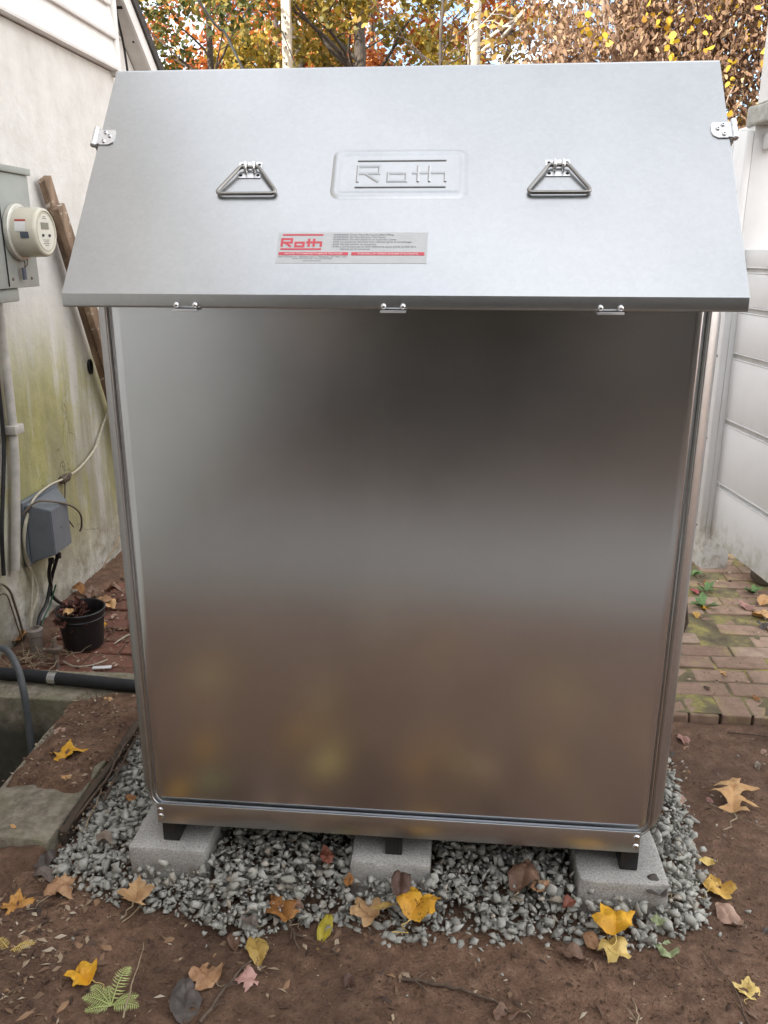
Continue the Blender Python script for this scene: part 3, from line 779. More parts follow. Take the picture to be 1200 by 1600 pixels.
def dirt_patch(name, poly, z, amp, step=0.0125, h=0.012):
    """thin mound of soil inside a polygon, feathering to nothing at its edge"""
    P = np.array(poly)
    def dist(x, y):
        d = 9; ins = False
        n_ = len(P)
        for i in range(n_):
            a = P[i]; b = P[(i + 1) % n_]
            if ((a[1] > y) != (b[1] > y)) and (x < (b[0] - a[0]) * (y - a[1]) / (b[1] - a[1]) + a[0]): ins = not ins
            ab = b - a; t = max(0, min(1, ((x - a[0]) * ab[0] + (y - a[1]) * ab[1]) / (ab @ ab)))
            d = min(d, math.hypot(x - a[0] - t * ab[0], y - a[1] - t * ab[1]))
        return d if ins else -d
    X = np.arange(P[:, 0].min() - .02, P[:, 0].max() + .02, step); Y = np.arange(P[:, 1].min() - .02, P[:, 1].max() + .02, step)
    V = []
    for y in Y:
        for x in X:
            d = dist(x, y) + 0.03 * fbm(x, y, 14, 1.1)
            V.append((x, y, z - 0.012 + h * min(1.0, max(-0.2, d / 0.025)) + (amp * (fbm(x, y, 40, 2.2) + fbm(x, y, 90, 6.2) * .6) if d > 0 else 0)))
    n_ = len(X)
    F = [(j * n_ + i, j * n_ + i + 1, (j + 1) * n_ + i + 1, (j + 1) * n_ + i) for j in range(len(Y) - 1) for i in range(n_ - 1)]
    V = np.array(V)
    F = np.array([f for f in F if V[list(f), 2].max() > z - 0.009])
    return tag(np_mesh(name, V, F, M['soil'], smooth=True), kind='structure')
dirt_patch('dirt', [(-1.125, 0.24), (-1.135, 0.60), (-1.13, 0.72), (-0.98, 0.80), (-0.885, 0.79), (-0.885, 0.24), (-0.95, 0.225), (-1.04, 0.25)], 0.052, 0.004, h=0.022)
# darker heap of soil at the near end of the curb
dirt_patch('dirt', [(-1.4, -0.3), (-0.98, -0.12), (-0.90, 0.02), (-0.905, 0.06), (-1.0, 0.05), (-1.14, 0.03), (-1.4, 0.0)], 0.012, 0.006, h=0.028)

dirt_patch('dirt', [(-1.60, 0.95), (-1.52, 0.96), (-1.47, 1.2), (-1.46, 1.6), (-1.42, 1.9), (-1.30, 2.3), (-1.2, 2.7), (-1.60, 2.7)], 0.020, 0.006, h=0.026)
# rotten edging board along the outer face of the curb
mb = MB(); mb.box((-0.887, 0.08, -0.03), (-0.868, 0.70, 0.045), 0.003); mb.rough(5, 0.006, 6, 3.0)
tag(mb.build('edging_board', mottled('rotten_board', [(0.3, (0.035, 0.025, 0.018)), (0.7, (0.11, 0.08, 0.055))], 20, 6, 0.95, 0.6, 60, 0.006, stretch=(3, 0.3, 3)), smooth=0),
    "dark rotten edging board between the concrete curb and the gravel", 'edging board')

# ------------------------------------------------------------------ gravel pad
PAD = [(-0.86, 0.06), (-0.88, 0.0), (-0.80, -0.05), (-0.64, -0.095), (-0.50, -0.115), (-0.40, -0.165), (-0.32, -0.175), (-0.25, -0.115), (-0.09, -0.125), (0.02, -0.155), (0.13, -0.135), (0.276, -0.14), (0.39, -0.11), (0.50, -0.135), (0.65, -0.085), (0.735, -0.02), (0.75, 0.10), (0.775, 0.32), (0.775, 0.46), (0.785, 0.58), (0.79, 0.70), (0.70, 0.80), (-0.86, 0.80)]
PA = np.array(PAD)
def pad_dist(x, y):
    d = np.full(x.shape, 9.0); ins = np.zeros(x.shape, bool)
    n_ = len(PA)
    for i in range(n_):
        a = PA[i]; b = PA[(i + 1) % n_]
        c = ((a[1] > y) != (b[1] > y)) & (x < (b[0] - a[0]) * (y - a[1]) / (b[1] - a[1] + 1e-12) + a[0])
        ins ^= c
        ab = b - a
        t = np.clip(((x - a[0]) * ab[0] + (y - a[1]) * ab[1]) / (ab @ ab), 0, 1)
        d = np.minimum(d, np.hypot(x - a[0] - t * ab[0], y - a[1] - t * ab[1]))
    return np.where(ins, d, -d)

def stone_shapes(k, npts):
    L = []
    for _ in range(k):
        b = bmesh.new()
        ax = RNG.uniform(0.60, 1.25, 3) * np.array([1.15, 0.95, 0.62])
        for _i in range(npts):
            v = RNG.normal(size=3); v /= np.linalg.norm(v)
            b.verts.new(v * ax * RNG.uniform(0.82, 1.08) * 0.5)
        r = bmesh.ops.convex_hull(b, input=list(b.verts))
        junk = [e for e in r['geom_interior'] if isinstance(e, bmesh.types.BMVert)]
        bmesh.ops.delete(b, geom=junk, context='VERTS')
        bmesh.ops.triangulate(b, faces=list(b.faces))
        b.verts.index_update()
        L.append((np.array([v.co[:] for v in b.verts]), np.array([[v.index for v in f.verts] for f in b.faces])))
        b.free()
    return L
def rotmats(n_):
    q = RNG.normal(size=(n_, 4)); q /= np.linalg.norm(q, axis=1)[:, None]
    w, x, y, z = q.T
    return np.stack([np.stack([1 - 2 * (y * y + z * z), 2 * (x * y - z * w), 2 * (x * z + y * w)], 1), np.stack([2 * (x * y + z * w), 1 - 2 * (x * x + z * z), 2 * (y * z - x * w)], 1), np.stack([2 * (x * z - y * w), 2 * (y * z + x * w), 1 - 2 * (x * x + y * y)], 1)], 1)
def scatter(name, shapes, pos, size, mat, label=None, cat=None, kind='stuff', rot=None, squash=None):
    V = []; F = []; o = 0
    Rm = rotmats(len(pos)) if rot is None else rot
    pick = RNG.integers(0, len(shapes), len(pos))
    for i in range(len(pos)):
        v, f = shapes[pick[i]]
        v = (v * size[i]) @ Rm[i].T
        if squash is not None: v = v * np.array([1, 1, squash])
        V.append(v + pos[i]); F.append(f + o); o += len(v)
    ob = np_mesh(name, np.concatenate(V), np.concatenate(F), mat)
    return tag(ob, label, cat, kind=kind)
SH = stone_shapes(90, 9)
N = 18500
px_ = RNG.uniform(-0.93, 0.84, N); py_ = RNG.uniform(-0.22, 0.80, N)
d = pad_dist(px_, py_) + RNG.normal(0, 0.012, N)
keep = d > 0
BL = [(-0.648, -0.458), (-0.104, 0.086), (0.430, 0.634)]
for a, b in BL: keep &= ~((px_ > a - .006) & (px_ < b + .006) & (py_ > -0.033) & (py_ < 0.37))
keep &= ~((np.abs(px_) < 0.40) & (py_ > 0.45) & (RNG.uniform(size=N) < 0.7))
px_, py_, d = px_[keep], py_[keep], d[keep]
lift = np.clip(d / 0.07, 0, 1) ** 0.8 * 0.072 * np.clip((px_ + 0.86) / 0.22, 0.35, 1)
sz = np.clip(RNG.lognormal(math.log(0.0225), 0.34, len(px_)), 0.008, 0.036)
pz = RNG.uniform(-0.25, 1.0, len(px_)) * lift + 0.004 + RNG.uniform(-0.2, 0.35, len(px_)) * sz
pos = np.stack([px_, py_, pz], 1)
nf = 7000
fi = RNG.integers(0, len(px_), nf)
pos = np.concatenate([pos, pos[fi] * [1, 1, 0] + np.stack([RNG.normal(0, .012, nf), RNG.normal(0, .012, nf), lift[fi] * RNG.uniform(.35, .9, nf) + .003], 1)])
sz = np.concatenate([sz, RNG.uniform(.006, .013, nf)])
def tiltrot(n_, sd):
    a = RNG.uniform(0, 2 * np.pi, n_); b = RNG.uniform(0, 2 * np.pi, n_); t = RNG.normal(0, sd, n_)
    def rz(q):
        m = np.zeros((n_, 3, 3)); m[:, 0, 0] = np.cos(q); m[:, 0, 1] = -np.sin(q); m[:, 1, 0] = np.sin(q); m[:, 1, 1] = np.cos(q); m[:, 2, 2] = 1; return m
    mx = np.zeros((n_, 3, 3)); mx[:, 0, 0] = 1; mx[:, 1, 1] = np.cos(t); mx[:, 1, 2] = -np.sin(t); mx[:, 2, 1] = np.sin(t); mx[:, 2, 2] = np.cos(t)
    return rz(b) @ mx @ rz(a)
scatter('gravel', SH, pos, sz, M['gravel'], "grey crushed stone gravel spread around and under the steel tank", 'gravel', rot=tiltrot(len(pos), 0.55))
# loose stones strewn over the soil
N = 420
ex = RNG.uniform(-0.95, 1.1, N); ey = RNG.uniform(-0.42, 0.8, N)
dd = pad_dist(ex, ey); k = (dd < 0.0) & (dd > -0.28) & (RNG.uniform(size=N) < np.exp(dd / 0.05) + 0.08) & ~((ex < -0.86) & (ey > -.02))
ex, ey = ex[k], ey[k]
scatter('gravel', SH, np.stack([ex, ey, np.full(len(ex), 0.003)], 1), RNG.uniform(0.006, 0.019, len(ex)), M['gravel'], "scattered grey stones strayed from the gravel onto the soil", 'gravel')

# crumbs: bark, leaf bits and chips on soil, curb dirt and bricks
CH = []
for _ in range(14):
    l, w = 1.0, RNG.uniform(0.18, 0.6)
    v = np.array([(-.5, 0, 0), (-.1, -w / 2, .05), (.5, RNG.uniform(-.1, .1), 0), (.05, w / 2, .1), (0, 0, RNG.uniform(.08, .25))])
    CH.append((v, np.array([(0, 1, 4), (1, 2, 4), (2, 3, 4), (3, 0, 4)])))
def flatrot(n_):
    a = RNG.uniform(0, 2 * np.pi, n_); t = RNG.normal(0, 0.3, n_)
    c, s = np.cos(a), np.sin(a)
    Rz = np.zeros((n_, 3, 3)); Rz[:, 0, 0] = c; Rz[:, 0, 1] = -s; Rz[:, 1, 0] = s; Rz[:, 1, 1] = c; Rz[:, 2, 2] = 1
    Rx = np.zeros((n_, 3, 3)); Rx[:, 0, 0] = 1; Rx[:, 1, 1] = np.cos(t); Rx[:, 1, 2] = -np.sin(t); Rx[:, 2, 1] = np.sin(t); Rx[:, 2, 2] = np.cos(t)
    return Rz @ Rx
# crumbly clods of soil
NC = 5200
cx_ = np.concatenate([RNG.uniform(-1.1, 1.15, NC), RNG.uniform(0.8, 1.6, 1300), RNG.uniform(-1.125, -.9, 700), RNG.uniform(-1.56, -1.40, 500)])
cy_ = np.concatenate([RNG.uniform(-0.50, 0.02, NC), RNG.uniform(-0.1, 0.88, 1300), RNG.uniform(.25, .76, 700), RNG.uniform(.95, 2.5, 500)])
czz = np.concatenate([[ground_h(x, y) for x, y in zip(cx_[:NC + 1300], cy_[:NC + 1300])], np.full(700, .058), np.full(500, .03)])
kk = pad_dist(cx_, cy_) < 0.0
scatter('soil_crumbs', SH, np.stack([cx_, cy_, czz + .001], 1)[kk], np.exp(RNG.uniform(math.log(.0022), math.log(.009), len(cx_)))[kk], M['soil'], "loose crumbs of brown soil over the bare ground", 'soil crumbs')
P_ = []; SZ = []
def region(x0, x1, y0, y1, n_, z, s0, s1):
    for _ in range(n_):
        x = RNG.uniform(x0, x1); y = RNG.uniform(y0, y1)
        zz = z if z is not None else ground_h(x, y) + 0.002
        P_.append((x, y, zz)); SZ.append(math.exp(RNG.uniform(math.log(s0), math.log(s1))))
region(-1.0, 1.3, -0.46, -0.10, 750, None, .004, .018)
region(0.80, 1.5, -0.10, 0.87, 420, None, .004, .018)
region(-1.10, -0.70, -0.40, 0.0, 520, None, .006, .034)
region(-0.9, 0.9, -0.44, -0.14, 120, None, .012, .030)
region(-1.125, -0.90, 0.24, 0.76, 520, .064, .004, .020)
region(-0.89, -0.84, 0.08, 0.75, 140, .035, .006, .030)
region(-1.50, -0.70, 0.93, 1.35, 620, .017, .006, .026)
region(-1.56, -1.15, 1.3, 2.5, 900, .022, .008, .038)
region(0.85, 1.6, 0.90, 2.5, 420, .018, .004, .018)
region(1.15, 1.7, 2.0, 2.8, 200, .018, .008, .030)
P_ = np.array(P_); SZ = np.array(SZ)
ig = pad_dist(P_[:, 0], P_[:, 1]) > 0.01
keepc = ~(ig & (P_[:, 2] < 0.03))
scatter('litter', CH, P_[keepc], SZ[keepc], M['litter'], "scattered bark chips, leaf crumbs and stalks on soil, curb and bricks", 'litter', rot=flatrot(int(keepc.sum())))

# torn, half buried leaf pieces
P2 = []; S2 = []
for x0, x1, y0, y1, k, s0, s1 in ((-1.0, -.62, -.42, -.02, 90, .015, .045), (-.6, .85, -.20, -.10, 50, .012, .035), (-.9, .9, -.44, -.2, 26, .012, .035), (.8, 1.4, -.1, .85, 26, .012, .035)):
    for _ in range(k):
        x = RNG.uniform(x0, x1); y = RNG.uniform(y0, y1)
        if pad_dist(np.array([x]), np.array([y]))[0] > 0: continue
        P2.append((x, y, ground_h(x, y))); S2.append(RNG.uniform(s0, s1))
scatter('litter', CH, np.array(P2), np.array(S2), M['torn'], "torn brown leaf pieces half buried in the soil", 'litter', rot=flatrot(len(P2)))

# ------------------------------------------------------------------ house
house = empty('house', (-1.57, 0, 0), "white house with algae stained stucco below clapboard siding at the left", 'house')
RY0, RZ0 = 3.36, 2.17          # lower end of the rake
RT = math.tan(R(37.4))
def rake_z(y): return RZ0 + (RY0 - y) * RT
RIDGE = -1.9
mb = MB(); mb.box((-2.2, -7.2, -0.7), (-1.57, 2.625, 2.30)); 
mb.build('stucco_wall', M['stucco'], house, smooth=0)
mb = MB()
k = 0; z = 2.305
while z < 3.9:
    y1 = min(2.60, RY0 - (z + .13 - RZ0) / RT - 0.1)
    prof = [(-1.60, z), (-1.530, z), (-1.528, z + .010), (-1.548, z + .132), (-1.60, z + .132)]
    mb.prism([Vector((x, -7.2, zz)) for x, zz in prof], (0, y1 + 7.2, 0))
    z += 0.1325; k += 1
mb.build('siding', M['white_paint'], house, smooth=0)
mb = MB(); mb.tube([(-1.545, 2.618, 2.285), (-1.545, 2.618, 2.67)], 0.020, 14); mb.box((-1.60, 2.602, 2.285), (-1.552, 2.66, 2.66), 0.004)
mb.build('corner_board', M['white_paint'], house)
# upper gable body and rear wall under the rake
yb = 2 * RIDGE - RY0
mb = MB()
mb.prism([Vector((-1.605, yb + .1, -0.7)), Vector((-1.605, 3.30, -0.7)), Vector((-1.605, 3.30, rake_z(3.30) - .06)), Vector((-1.605, RIDGE, rake_z(RIDGE) - .06)), Vector((-1.605, yb + .1, rake_z(3.3) - .06))], (-6.0, 0, 0))
mb.build('gable_wall', M['white_paint'], house, smooth=0)
mb = MB()   # faint drip line on the rear wall
mb.box((-1.604, 2.665, 2.485), (-1.590, 2.83, 2.497), 0.002)
mb.build('trim_strip', M['white_paint'], house)
def slope_slab(x0, x1, t0, t1, y_from=RY0, both=True):
    mb = MB()
    def poly(ya, yb_):
        return [Vector((x0, ya, rake_z(ya) + t0)), Vector((x0, yb_, rake_z(yb_) + t0)), Vector((x0, yb_, rake_z(yb_) + t1)), Vector((x0, ya, rake_z(ya) + t1))]
    mb.prism(poly(y_from, RIDGE), (x1 - x0, 0, 0))
    t = [Vector((v.x, 2 * RIDGE - v.y, v.z)) for v in poly(y_from, RIDGE)]
    mb.prism(t, (x1 - x0, 0, 0))
    return mb
slope_slab(-1.604, -1.527, -0.055, -0.040, 3.34).build('soffit', M['soffit'], house, smooth=0)
slope_slab(-1.527, -1.513, -0.062, 0.030, 3.36).build('rake_board', M['white_paint'], house, smooth=0)
slope_slab(-7.7, -1.500, 0.030, 0.095, 3.42).build('roof', M['roof'], house, smooth=0)
for i in range(8):      # little slot vents and nails in the soffit
    mb = MB()
    y = 3.02 - i * 0.145
    if i % 2 == 0:
        mb.prism([Vector((-1.575, y, rake_z(y) - .0575)), Vector((-1.535, y, rake_z(y) - .0575)), Vector((-1.535, y - .012, rake_z(y - .012) - .0575)), Vector((-1.575, y - .012, rake_z(y - .012) - .0575))], (0, 0, 0.001))
    else:
        mb.box((-1.55 - .004, y - .004, rake_z(y) - .059), (-1.546, y + .004, rake_z(y) - .052))
    mb.build('soffit_vent' if i % 2 == 0 else 'nail', M['dark'], house, smooth=0)
# hole with a stub of black pipe in the wall
mb = MB(); mb.lathe([(0, 0.002), (0.026, 0.002), (0.034, 0.004), (0.036, 0.018), (0.030, 0.020), (0.028, 0.003)], Matrix.Translation((-1.57, 2.035, 0.985)) @ Matrix.Rotation(R(90), 4, 'Y') @ Matrix.Diagonal((1.35, .8, 1, 1)) @ Matrix.Scale(.72, 4), 24)
mb.build('vent_hole', M['dark'], house)

# ------------------------------------------------------------------ fence on the right
FD = Vector((0.133, -0.991, 0)).normalized()       # runs towards the viewer
FN = Vector((-0.991, -0.133, 0))                    # faces the tank
FO = Vector((1.345, 2.262, 0))
def fmat(): return Matrix(((FD.x, FN.x, 0, FO.x), (FD.y, FN.y, 0, FO.y), (0, 0, 1, 0), (0, 0, 0, 1)))
FM = fmat()
fence = empty('fence', (1.345, 2.262, 0), "white wooden board fence with a tall corner post right of the tank", 'fence')
mb = MB(); mb.box((-0.165, -0.10, -0.08), (-0.004, 0.028, 2.0), 0.004, M=FM); mb.build('post', M['fence_paint'], fence)
mb = MB(); mb.box((-0.205, 0.030, 0.225), (-0.070, 0.055, 1.985), 0.003, M=FM)
mb.box((-0.070, 0.030, 0.215), (0.0, 0.062, 1.975), 0.004, M=FM)
mb.box((-0.148, 0.055, 0.228), (-0.132, 0.059, 1.983), 0.001, M=FM)
mb.build('trim_board', M['fence_paint'], fence)
lev = [(0.180, 0.430), (0.462, 0.728), (0.762, 1.028), (1.062, 1.232), (1.264, 1.400), (1.430, 1.500)]
L = 1.75
for i, (a, b) in enumerate(lev):
    mb = MB()
    mb.box((0.002, -0.016, a), (L, 0.006, b), 0.002, M=FM)
    mb.build('board', M['fence_paint'], fence)
for i in range(len(lev) - 1):
    mb = MB()
    a = lev[i][1] + .0015; b = lev[i + 1][0] - .0015
    mb.box((0.003, -0.014, a + .006), (L - .01, 0.0005 if i else -0.012, b - .006), M=FM)
    mb.box((0.0025, -0.015, a), (L - .005, 0.0075, a + .005), 0.001, mi=1, M=FM)
    mb.box((0.0025, -0.015, b - .005), (L - .005, 0.0085, b), 0.001, mi=1, M=FM)
    mb.build('channel', [M['fence_channel'], M['fence_paint']], fence)
mb = MB(); mb.box((L + .002, -0.10, -0.05), (L + 0.102, 0.012, 1.56), 0.004, M=FM); mb.build('post', M['fence_paint'], fence)
mb = MB(); mb.box((0.002, -0.05, 1.90), (L, -0.01, 1.96), 0.003, M=FM)
mb.build('top_rail', M['fence_paint'], fence)
mb = MB()
for i in range(9):
    s = 0.45 + i * 0.14
    mb.box((s, -0.042, 1.512), (s + 0.022, -0.030, 1.898), 0.001, M=FM)
mb.build('lattice', M['fence_paint'], fence)
mb = MB(); mb.box((-0.060, -0.075, 2.082), (0.075, 0.005, 3.05), 0.004, M=FM)
mb.build('upper_post', M['fence_paint'], fence)
mb = MB(); mb.box((-0.075, -0.09, 1.992), (0.12, 0.045, 2.070), 0.012, M=FM); mb.rough(3, 0.006, 9)
mb.build('cross_beam', M['grey_wood'], fence, smooth=0)
for s, z in ((-0.10, 1.60), (-0.095, 1.585), (-0.03, 0.235), (-0.03, 1.04), (-0.035, 0.66)):
    mb = MB(); mb.lathe([(0, .003), (.005, .002), (.006, 0)], FM @ Matrix.Translation((s, 0.0555 if s < -.07 else .0622, z)) @ Matrix.Rotation(R(-90), 4, 'X'), 10)
    mb.build('nail', M['rusty'], fence)

# field stones under the fence
for i, (s, o, z, sx, sy, sz_, lab) in enumerate([
        (0.02, -0.32, 0.0, .30, .20, .12, "flat brown field stone, lowest of the pile beneath the fence boards"),
        (0.20, -0.33, 0.115, .34, .20, .09, "long flat field stone on top of the pile beneath the fence"),
        (0.17, -0.20, 0.0, .11, .10, .125, "small upright reddish stone in front of the pile beneath the fence"),
        (0.45, -0.30, 0.0, .30, .22, .13, "grey field stone at the right of the pile beneath the fence")]):
    b = MB()
    t = bmesh.new(); bmesh.ops.create_icosphere(t, subdivisions=3, radius=0.5)
    for v in t.verts:
        c = v.co.copy()
        c = Vector([math.copysign(abs(q * 2) ** 0.55 / 2, q) for q in c])
        c += mnoise.noise_vector(c * 2.2 + Vector((i * 7, 0, 0))) * 0.10 + mnoise.noise_vector(c * 7 + Vector((0, i * 5, 0))) * 0.03
        v.co = FM @ Vector((s + c.x * sx, o + c.y * sy, z + (c.z + 0.5) * sz_))
    b._merge(t, 0)
    tag(b.build('field_stone', M['stone'], smooth=25), lab, 'stone', 'field stones under the fence')

# ================================================================== VEGETATION
def leaf_cloud(centres, radii, counts, size, dirn=None, droop=0.0, aspect=0.62, fold=0.12, jitter=0.35):
    """numpy arrays of small folded leaf quads (two triangles sharing a midrib -> diamond)"""
    V = []; 
    for c, r, k in zip(centres, radii, counts):
        p = RNG.normal(size=(k, 3)); p /= np.linalg.norm(p, axis=1)[:, None]
        p *= (RNG.uniform(0, 1, (k, 1)) ** (1 / 2.2))
        p = p * np.asarray(r) + np.asarray(c)
        V.append(p)
    P = np.concatenate(V); n_ = len(P)
    a = RNG.normal(size=(n_, 3))
    if droop: a[:, 2] -= droop
    a /= np.linalg.norm(a, axis=1)[:, None]
    b = RNG.normal(size=(n_, 3)); b -= (b * a).sum(1)[:, None] * a; b /= np.linalg.norm(b, axis=1)[:, None]
    nn = np.cross(a, b)
    s = size * RNG.uniform(1 - jitter, 1 + jitter, (n_, 1))
    w = s * aspect * .5
    q = np.stack([P - a * s * .48, P - a * s * .30 + b * w * .78 + nn * s * fold * .8, P + a * s * .05 + b * w + nn * s * fold, P + a * s * .55 - nn * s * fold * .4,
                  P + a * s * .05 - b * w + nn * s * fold, P - a * s * .30 - b * w * .78 + nn * s * fold * .8], 1).reshape(-1, 3)
    F = np.arange(n_ * 6).reshape(-1, 6)
    return q, F

def branch_pts(a, b, n_=6, wob=0.12, sag=0.0):
    a = Vector(a); b = Vector(b); L_ = (b - a).length
    return [a.lerp(b, i / n_) + (Vector((random.uniform(-1, 1), random.uniform(-1, 1), random.uniform(-1, 1))) * wob * L_ / n_ if 0 < i < n_ else Vector()) + Vector((0, 0, -sag * math.sin(math.pi * i / n_))) for i in range(n_ + 1)]

def tree(x, y, h, r, crown, mat, bark, leaf, n_leaf, label, cr=1.8, z0=1.8, lean=(0, 0), nclump=26, clump=0.55, group='trees behind the yard', extra=None, name='tree'):
    t = empty(name, (x, y, -0.02), label, 'tree', group)
    top = Vector((x + lean[0], y + lean[1], h))
    mb = MB()
    tp = branch_pts((x, y, -0.1), top, 9, 0.10)
    mb.tube(tp, [r * (1 - 0.85 * i / 9) for i in range(10)], 10)
    cs = []
    for i in range(nclump):
        f = random.uniform(0.0, 1.0)
        zz = z0 + (h + 0.3 - z0) * f
        w = cr * (0.45 + 0.75 * math.sin(math.pi * min(1, 0.15 + 0.8 * f)))
        an = random.uniform(0, 2 * math.pi); rr = w * math.sqrt(random.uniform(0.05, 1))
        tx = x + lean[0] * f + rr * math.cos(an); ty = y + lean[1] * f + rr * math.sin(an)
        cs.append((tx, ty, zz))
        zb = max(z0 * 0.6, zz - rr * random.uniform(0.5, 0.9))
        fb = min(1, max(0, zb / h))
        root = Vector((x, y, 0)).lerp(top, fb)
        bp = branch_pts(root, (tx, ty, zz), 6, 0.16)
        rb = max(0.012, r * 0.34 * (1 - fb * 0.6))
        mb.tube(bp, [rb * (1 - 0.85 * j / 6) for j in range(7)], 6)
        for _ in range(2):
            j = random.randint(3, 5)
            e = bp[j] + Vector((random.uniform(-1, 1), random.uniform(-1, 1), random.uniform(-.3, .8))) * clump * 1.1
            mb.tube(branch_pts(bp[j], e, 4, 0.15), [rb * .35, rb * .28, rb * .2, rb * .14, rb * .08], 5)
    mb.build('trunk', bark, t, smooth=60)
    rad = [np.array([1, 1, 0.75]) * clump * random.uniform(0.6, 1.35) for _ in cs]
    wts = np.array([a[0] ** 2 for a in rad]); wts = wts / wts.sum()
    q, F = leaf_cloud(cs, rad, np.maximum(3, (wts * n_leaf).astype(int)), leaf)
    np_mesh('crown', q, F, mat, t)
    return t

tree(-3.3, 9.6, 6.4, 0.08, None, M['fol_olive'], M['bark_dark'], 0.070, 16000, "small leaved green and gold tree beyond the house roof, farthest left", cr=1.9, z0=2.2, lean=(0.4, 0), nclump=34, clump=.5)
tree(-3.9, 17.0, 9.0, 0.11, None, M['fol_orange'], M['bark_dark'], 0.13, 8000, "orange red maple showing through between the green tree and the wooden post", cr=2.0, z0=3.2, lean=(0.3, 0), nclump=24, clump=.7)
tree(-1.30, 11.0, 7.5, 0.15, None, M['fol_yellow'], M['bark_dark'], 0.088, 13000, "olive yellow tree with a stout dark trunk right of the wooden post", cr=1.75, z0=2.6, lean=(-0.15, 0), nclump=34, clump=.5)
tree(-2.15, 12.6, 7.8, 0.13, None, M['fol_yellow'], M['bark_dark'], 0.11, 5000, "slimmer olive tree leaning behind the stout dark trunk", cr=1.2, z0=3.0, lean=(-0.7, 0), nclump=18, clump=.5)
tree(-0.75, 15.0, 8.0, 0.09, None, M['fol_orange'], M['bark_dark'], 0.10, 9500, "bright orange maple left of the pale trunk", cr=1.5, z0=3.2, lean=(0.3, 0), nclump=28, clump=.55)
tree(-0.42, 9.4, 6.0, 0.045, None, M['fol_sparse'], M['bark_dark'], 0.07, 250, "thin sparse sapling with bare dark twigs left of the pale trunk", cr=1.0, z0=2.6, lean=(0.25, 0), nclump=16, clump=.4)
tree(0.14, 9.6, 9.0, 0.115, None, M['fol_sparse'], M['bark_pale'], 0.08, 500, "pale barked tree with a straight light trunk and few gold leaves", cr=1.5, z0=3.6, lean=(0.02, 0), nclump=16, clump=.5)
tree(0.75, 13.5, 8.0, 0.07, None, M['fol_sparse'], M['bark_dark'], 0.085, 2600, "loose gold brown tree just right of the pale trunk", cr=1.3, z0=2.9, lean=(0.1, 0), nclump=24, clump=.55)
tree(3.4, 13.0, 8.5, 0.12, None, M['fol_yellow'], M['bark_dark'], 0.11, 9000, "yellow green tree behind the dry vine thicket, farthest right", cr=1.7, z0=3.4, lean=(0.7, 0), nclump=30, clump=.55)
tree(-2.6, 24.0, 11.5, 0.16, None, M['fol_sparse'], M['bark_dark'], 0.14, 3200, "tall hazy gold tree far behind the wooden post", cr=3.0, z0=4, nclump=30, clump=.9)
tree(3.9, 25.0, 11.5, 0.16, None, M['fol_sparse'], M['bark_dark'], 0.14, 3200, "tall gold brown tree far behind the dry vine thicket", cr=3.0, z0=4, nclump=30, clump=.9)

# dry vine thicket with a few bright yellow leaves
th = empty('vine_thicket', (2.6, 6.0, -0.02), "tangled thicket of dry brown vines with a few bright yellow leaves at the right", 'vine thicket')
cs = []; rd = []; ct = []
for _ in range(250):
    f = random.random()
    x = random.uniform(0.75, 4.6); y = random.uniform(5.2, 7.0)
    top = 3.35 if x < 1.1 else (3.9 if x < 2.3 else 4.4)
    z = 0.2 + (top - 0.2) * (random.random() ** 0.75)
    cs.append((x, y, z)); rd.append(np.array([.42, .36, .40]) * random.uniform(.6, 1.2)); ct.append(330)
q, F = leaf_cloud(cs, rd, ct, 0.052, droop=1.6, aspect=0.46, fold=0.2)
np_mesh('foliage', q, F, M['fol_brown'], th)
cs2 = [(random.uniform(.8, 4.4), random.uniform(4.95, 5.5), random.uniform(1.6, 4.3)) for _ in range(95)]
cs2 += [(0.95, 5.2, 3.05), (1.0, 5.2, 2.9), (1.5, 5.1, 3.1), (1.75, 5.1, 2.95), (2.05, 5.0, 3.1), (2.3, 5.0, 2.2), (2.25, 5.0, 2.3), (2.35, 5.0, 3.0), (2.2, 5.0, 2.75)]
q, F = leaf_cloud(cs2, [(.13, .1, .13)] * len(cs2), [RNG.integers(3, 11) for _ in cs2], 0.050, aspect=0.8, droop=.8)
np_mesh('yellow_leaves', q, F, M['fol_bright'], th)
mb = MB()
for _ in range(90):
    x = random.uniform(0.6, 4.5); y = random.uniform(5.0, 6.8)
    a = Vector((x, y, random.uniform(-.05, 1.8))); b = a + Vector((random.uniform(-1.0, 1.0), random.uniform(-.4, .4), random.uniform(0.8, 2.4)))
    b.z = min(b.z, 4.5)
    mb.tube(branch_pts(a, b, 8, .22, random.uniform(-.2, .25)), [.011 * (1 - .8 * i / 8) + .002 for i in range(9)], 5)
for x in (1.2, 2.1, 3.0, 3.9):
    mb.tube(branch_pts((x, 6.1, -.1), (x + random.uniform(-.4, .4), 6.0, 3.6), 8, .15), [.05 * (1 - .7 * i / 8) for i in range(9)], 8)
mb.build('stem', M['stem_brown'], th, smooth=60)

# red shrub glimpsed through the fence lattice
rs = empty('red_shrub', (2.1, 3.55, -0.02), "red leaved shrub glimpsed through the open top of the fence", 'shrub')
cs = [(2.1 + random.uniform(-.45, .5), 3.55 + random.uniform(-.55, .6), random.uniform(.9, 1.95)) for _ in range(30)]
q, F = leaf_cloud(cs, [(.22, .22, .2)] * 30, [70] * 30, 0.10, aspect=.5)
np_mesh('foliage', q, F, M['fol_red'], rs)
mb = MB()
for i in range(9):
    mb.tube(branch_pts((2.1 + random.uniform(-.1, .1), 3.55 + random.uniform(-.1, .1), -.05), Vector(cs[i]), 6, .12), [.022 * (1 - .8 * j / 6) for j in range(7)], 6)
mb.build('stem', M['bark_dark'], rs, smooth=60)

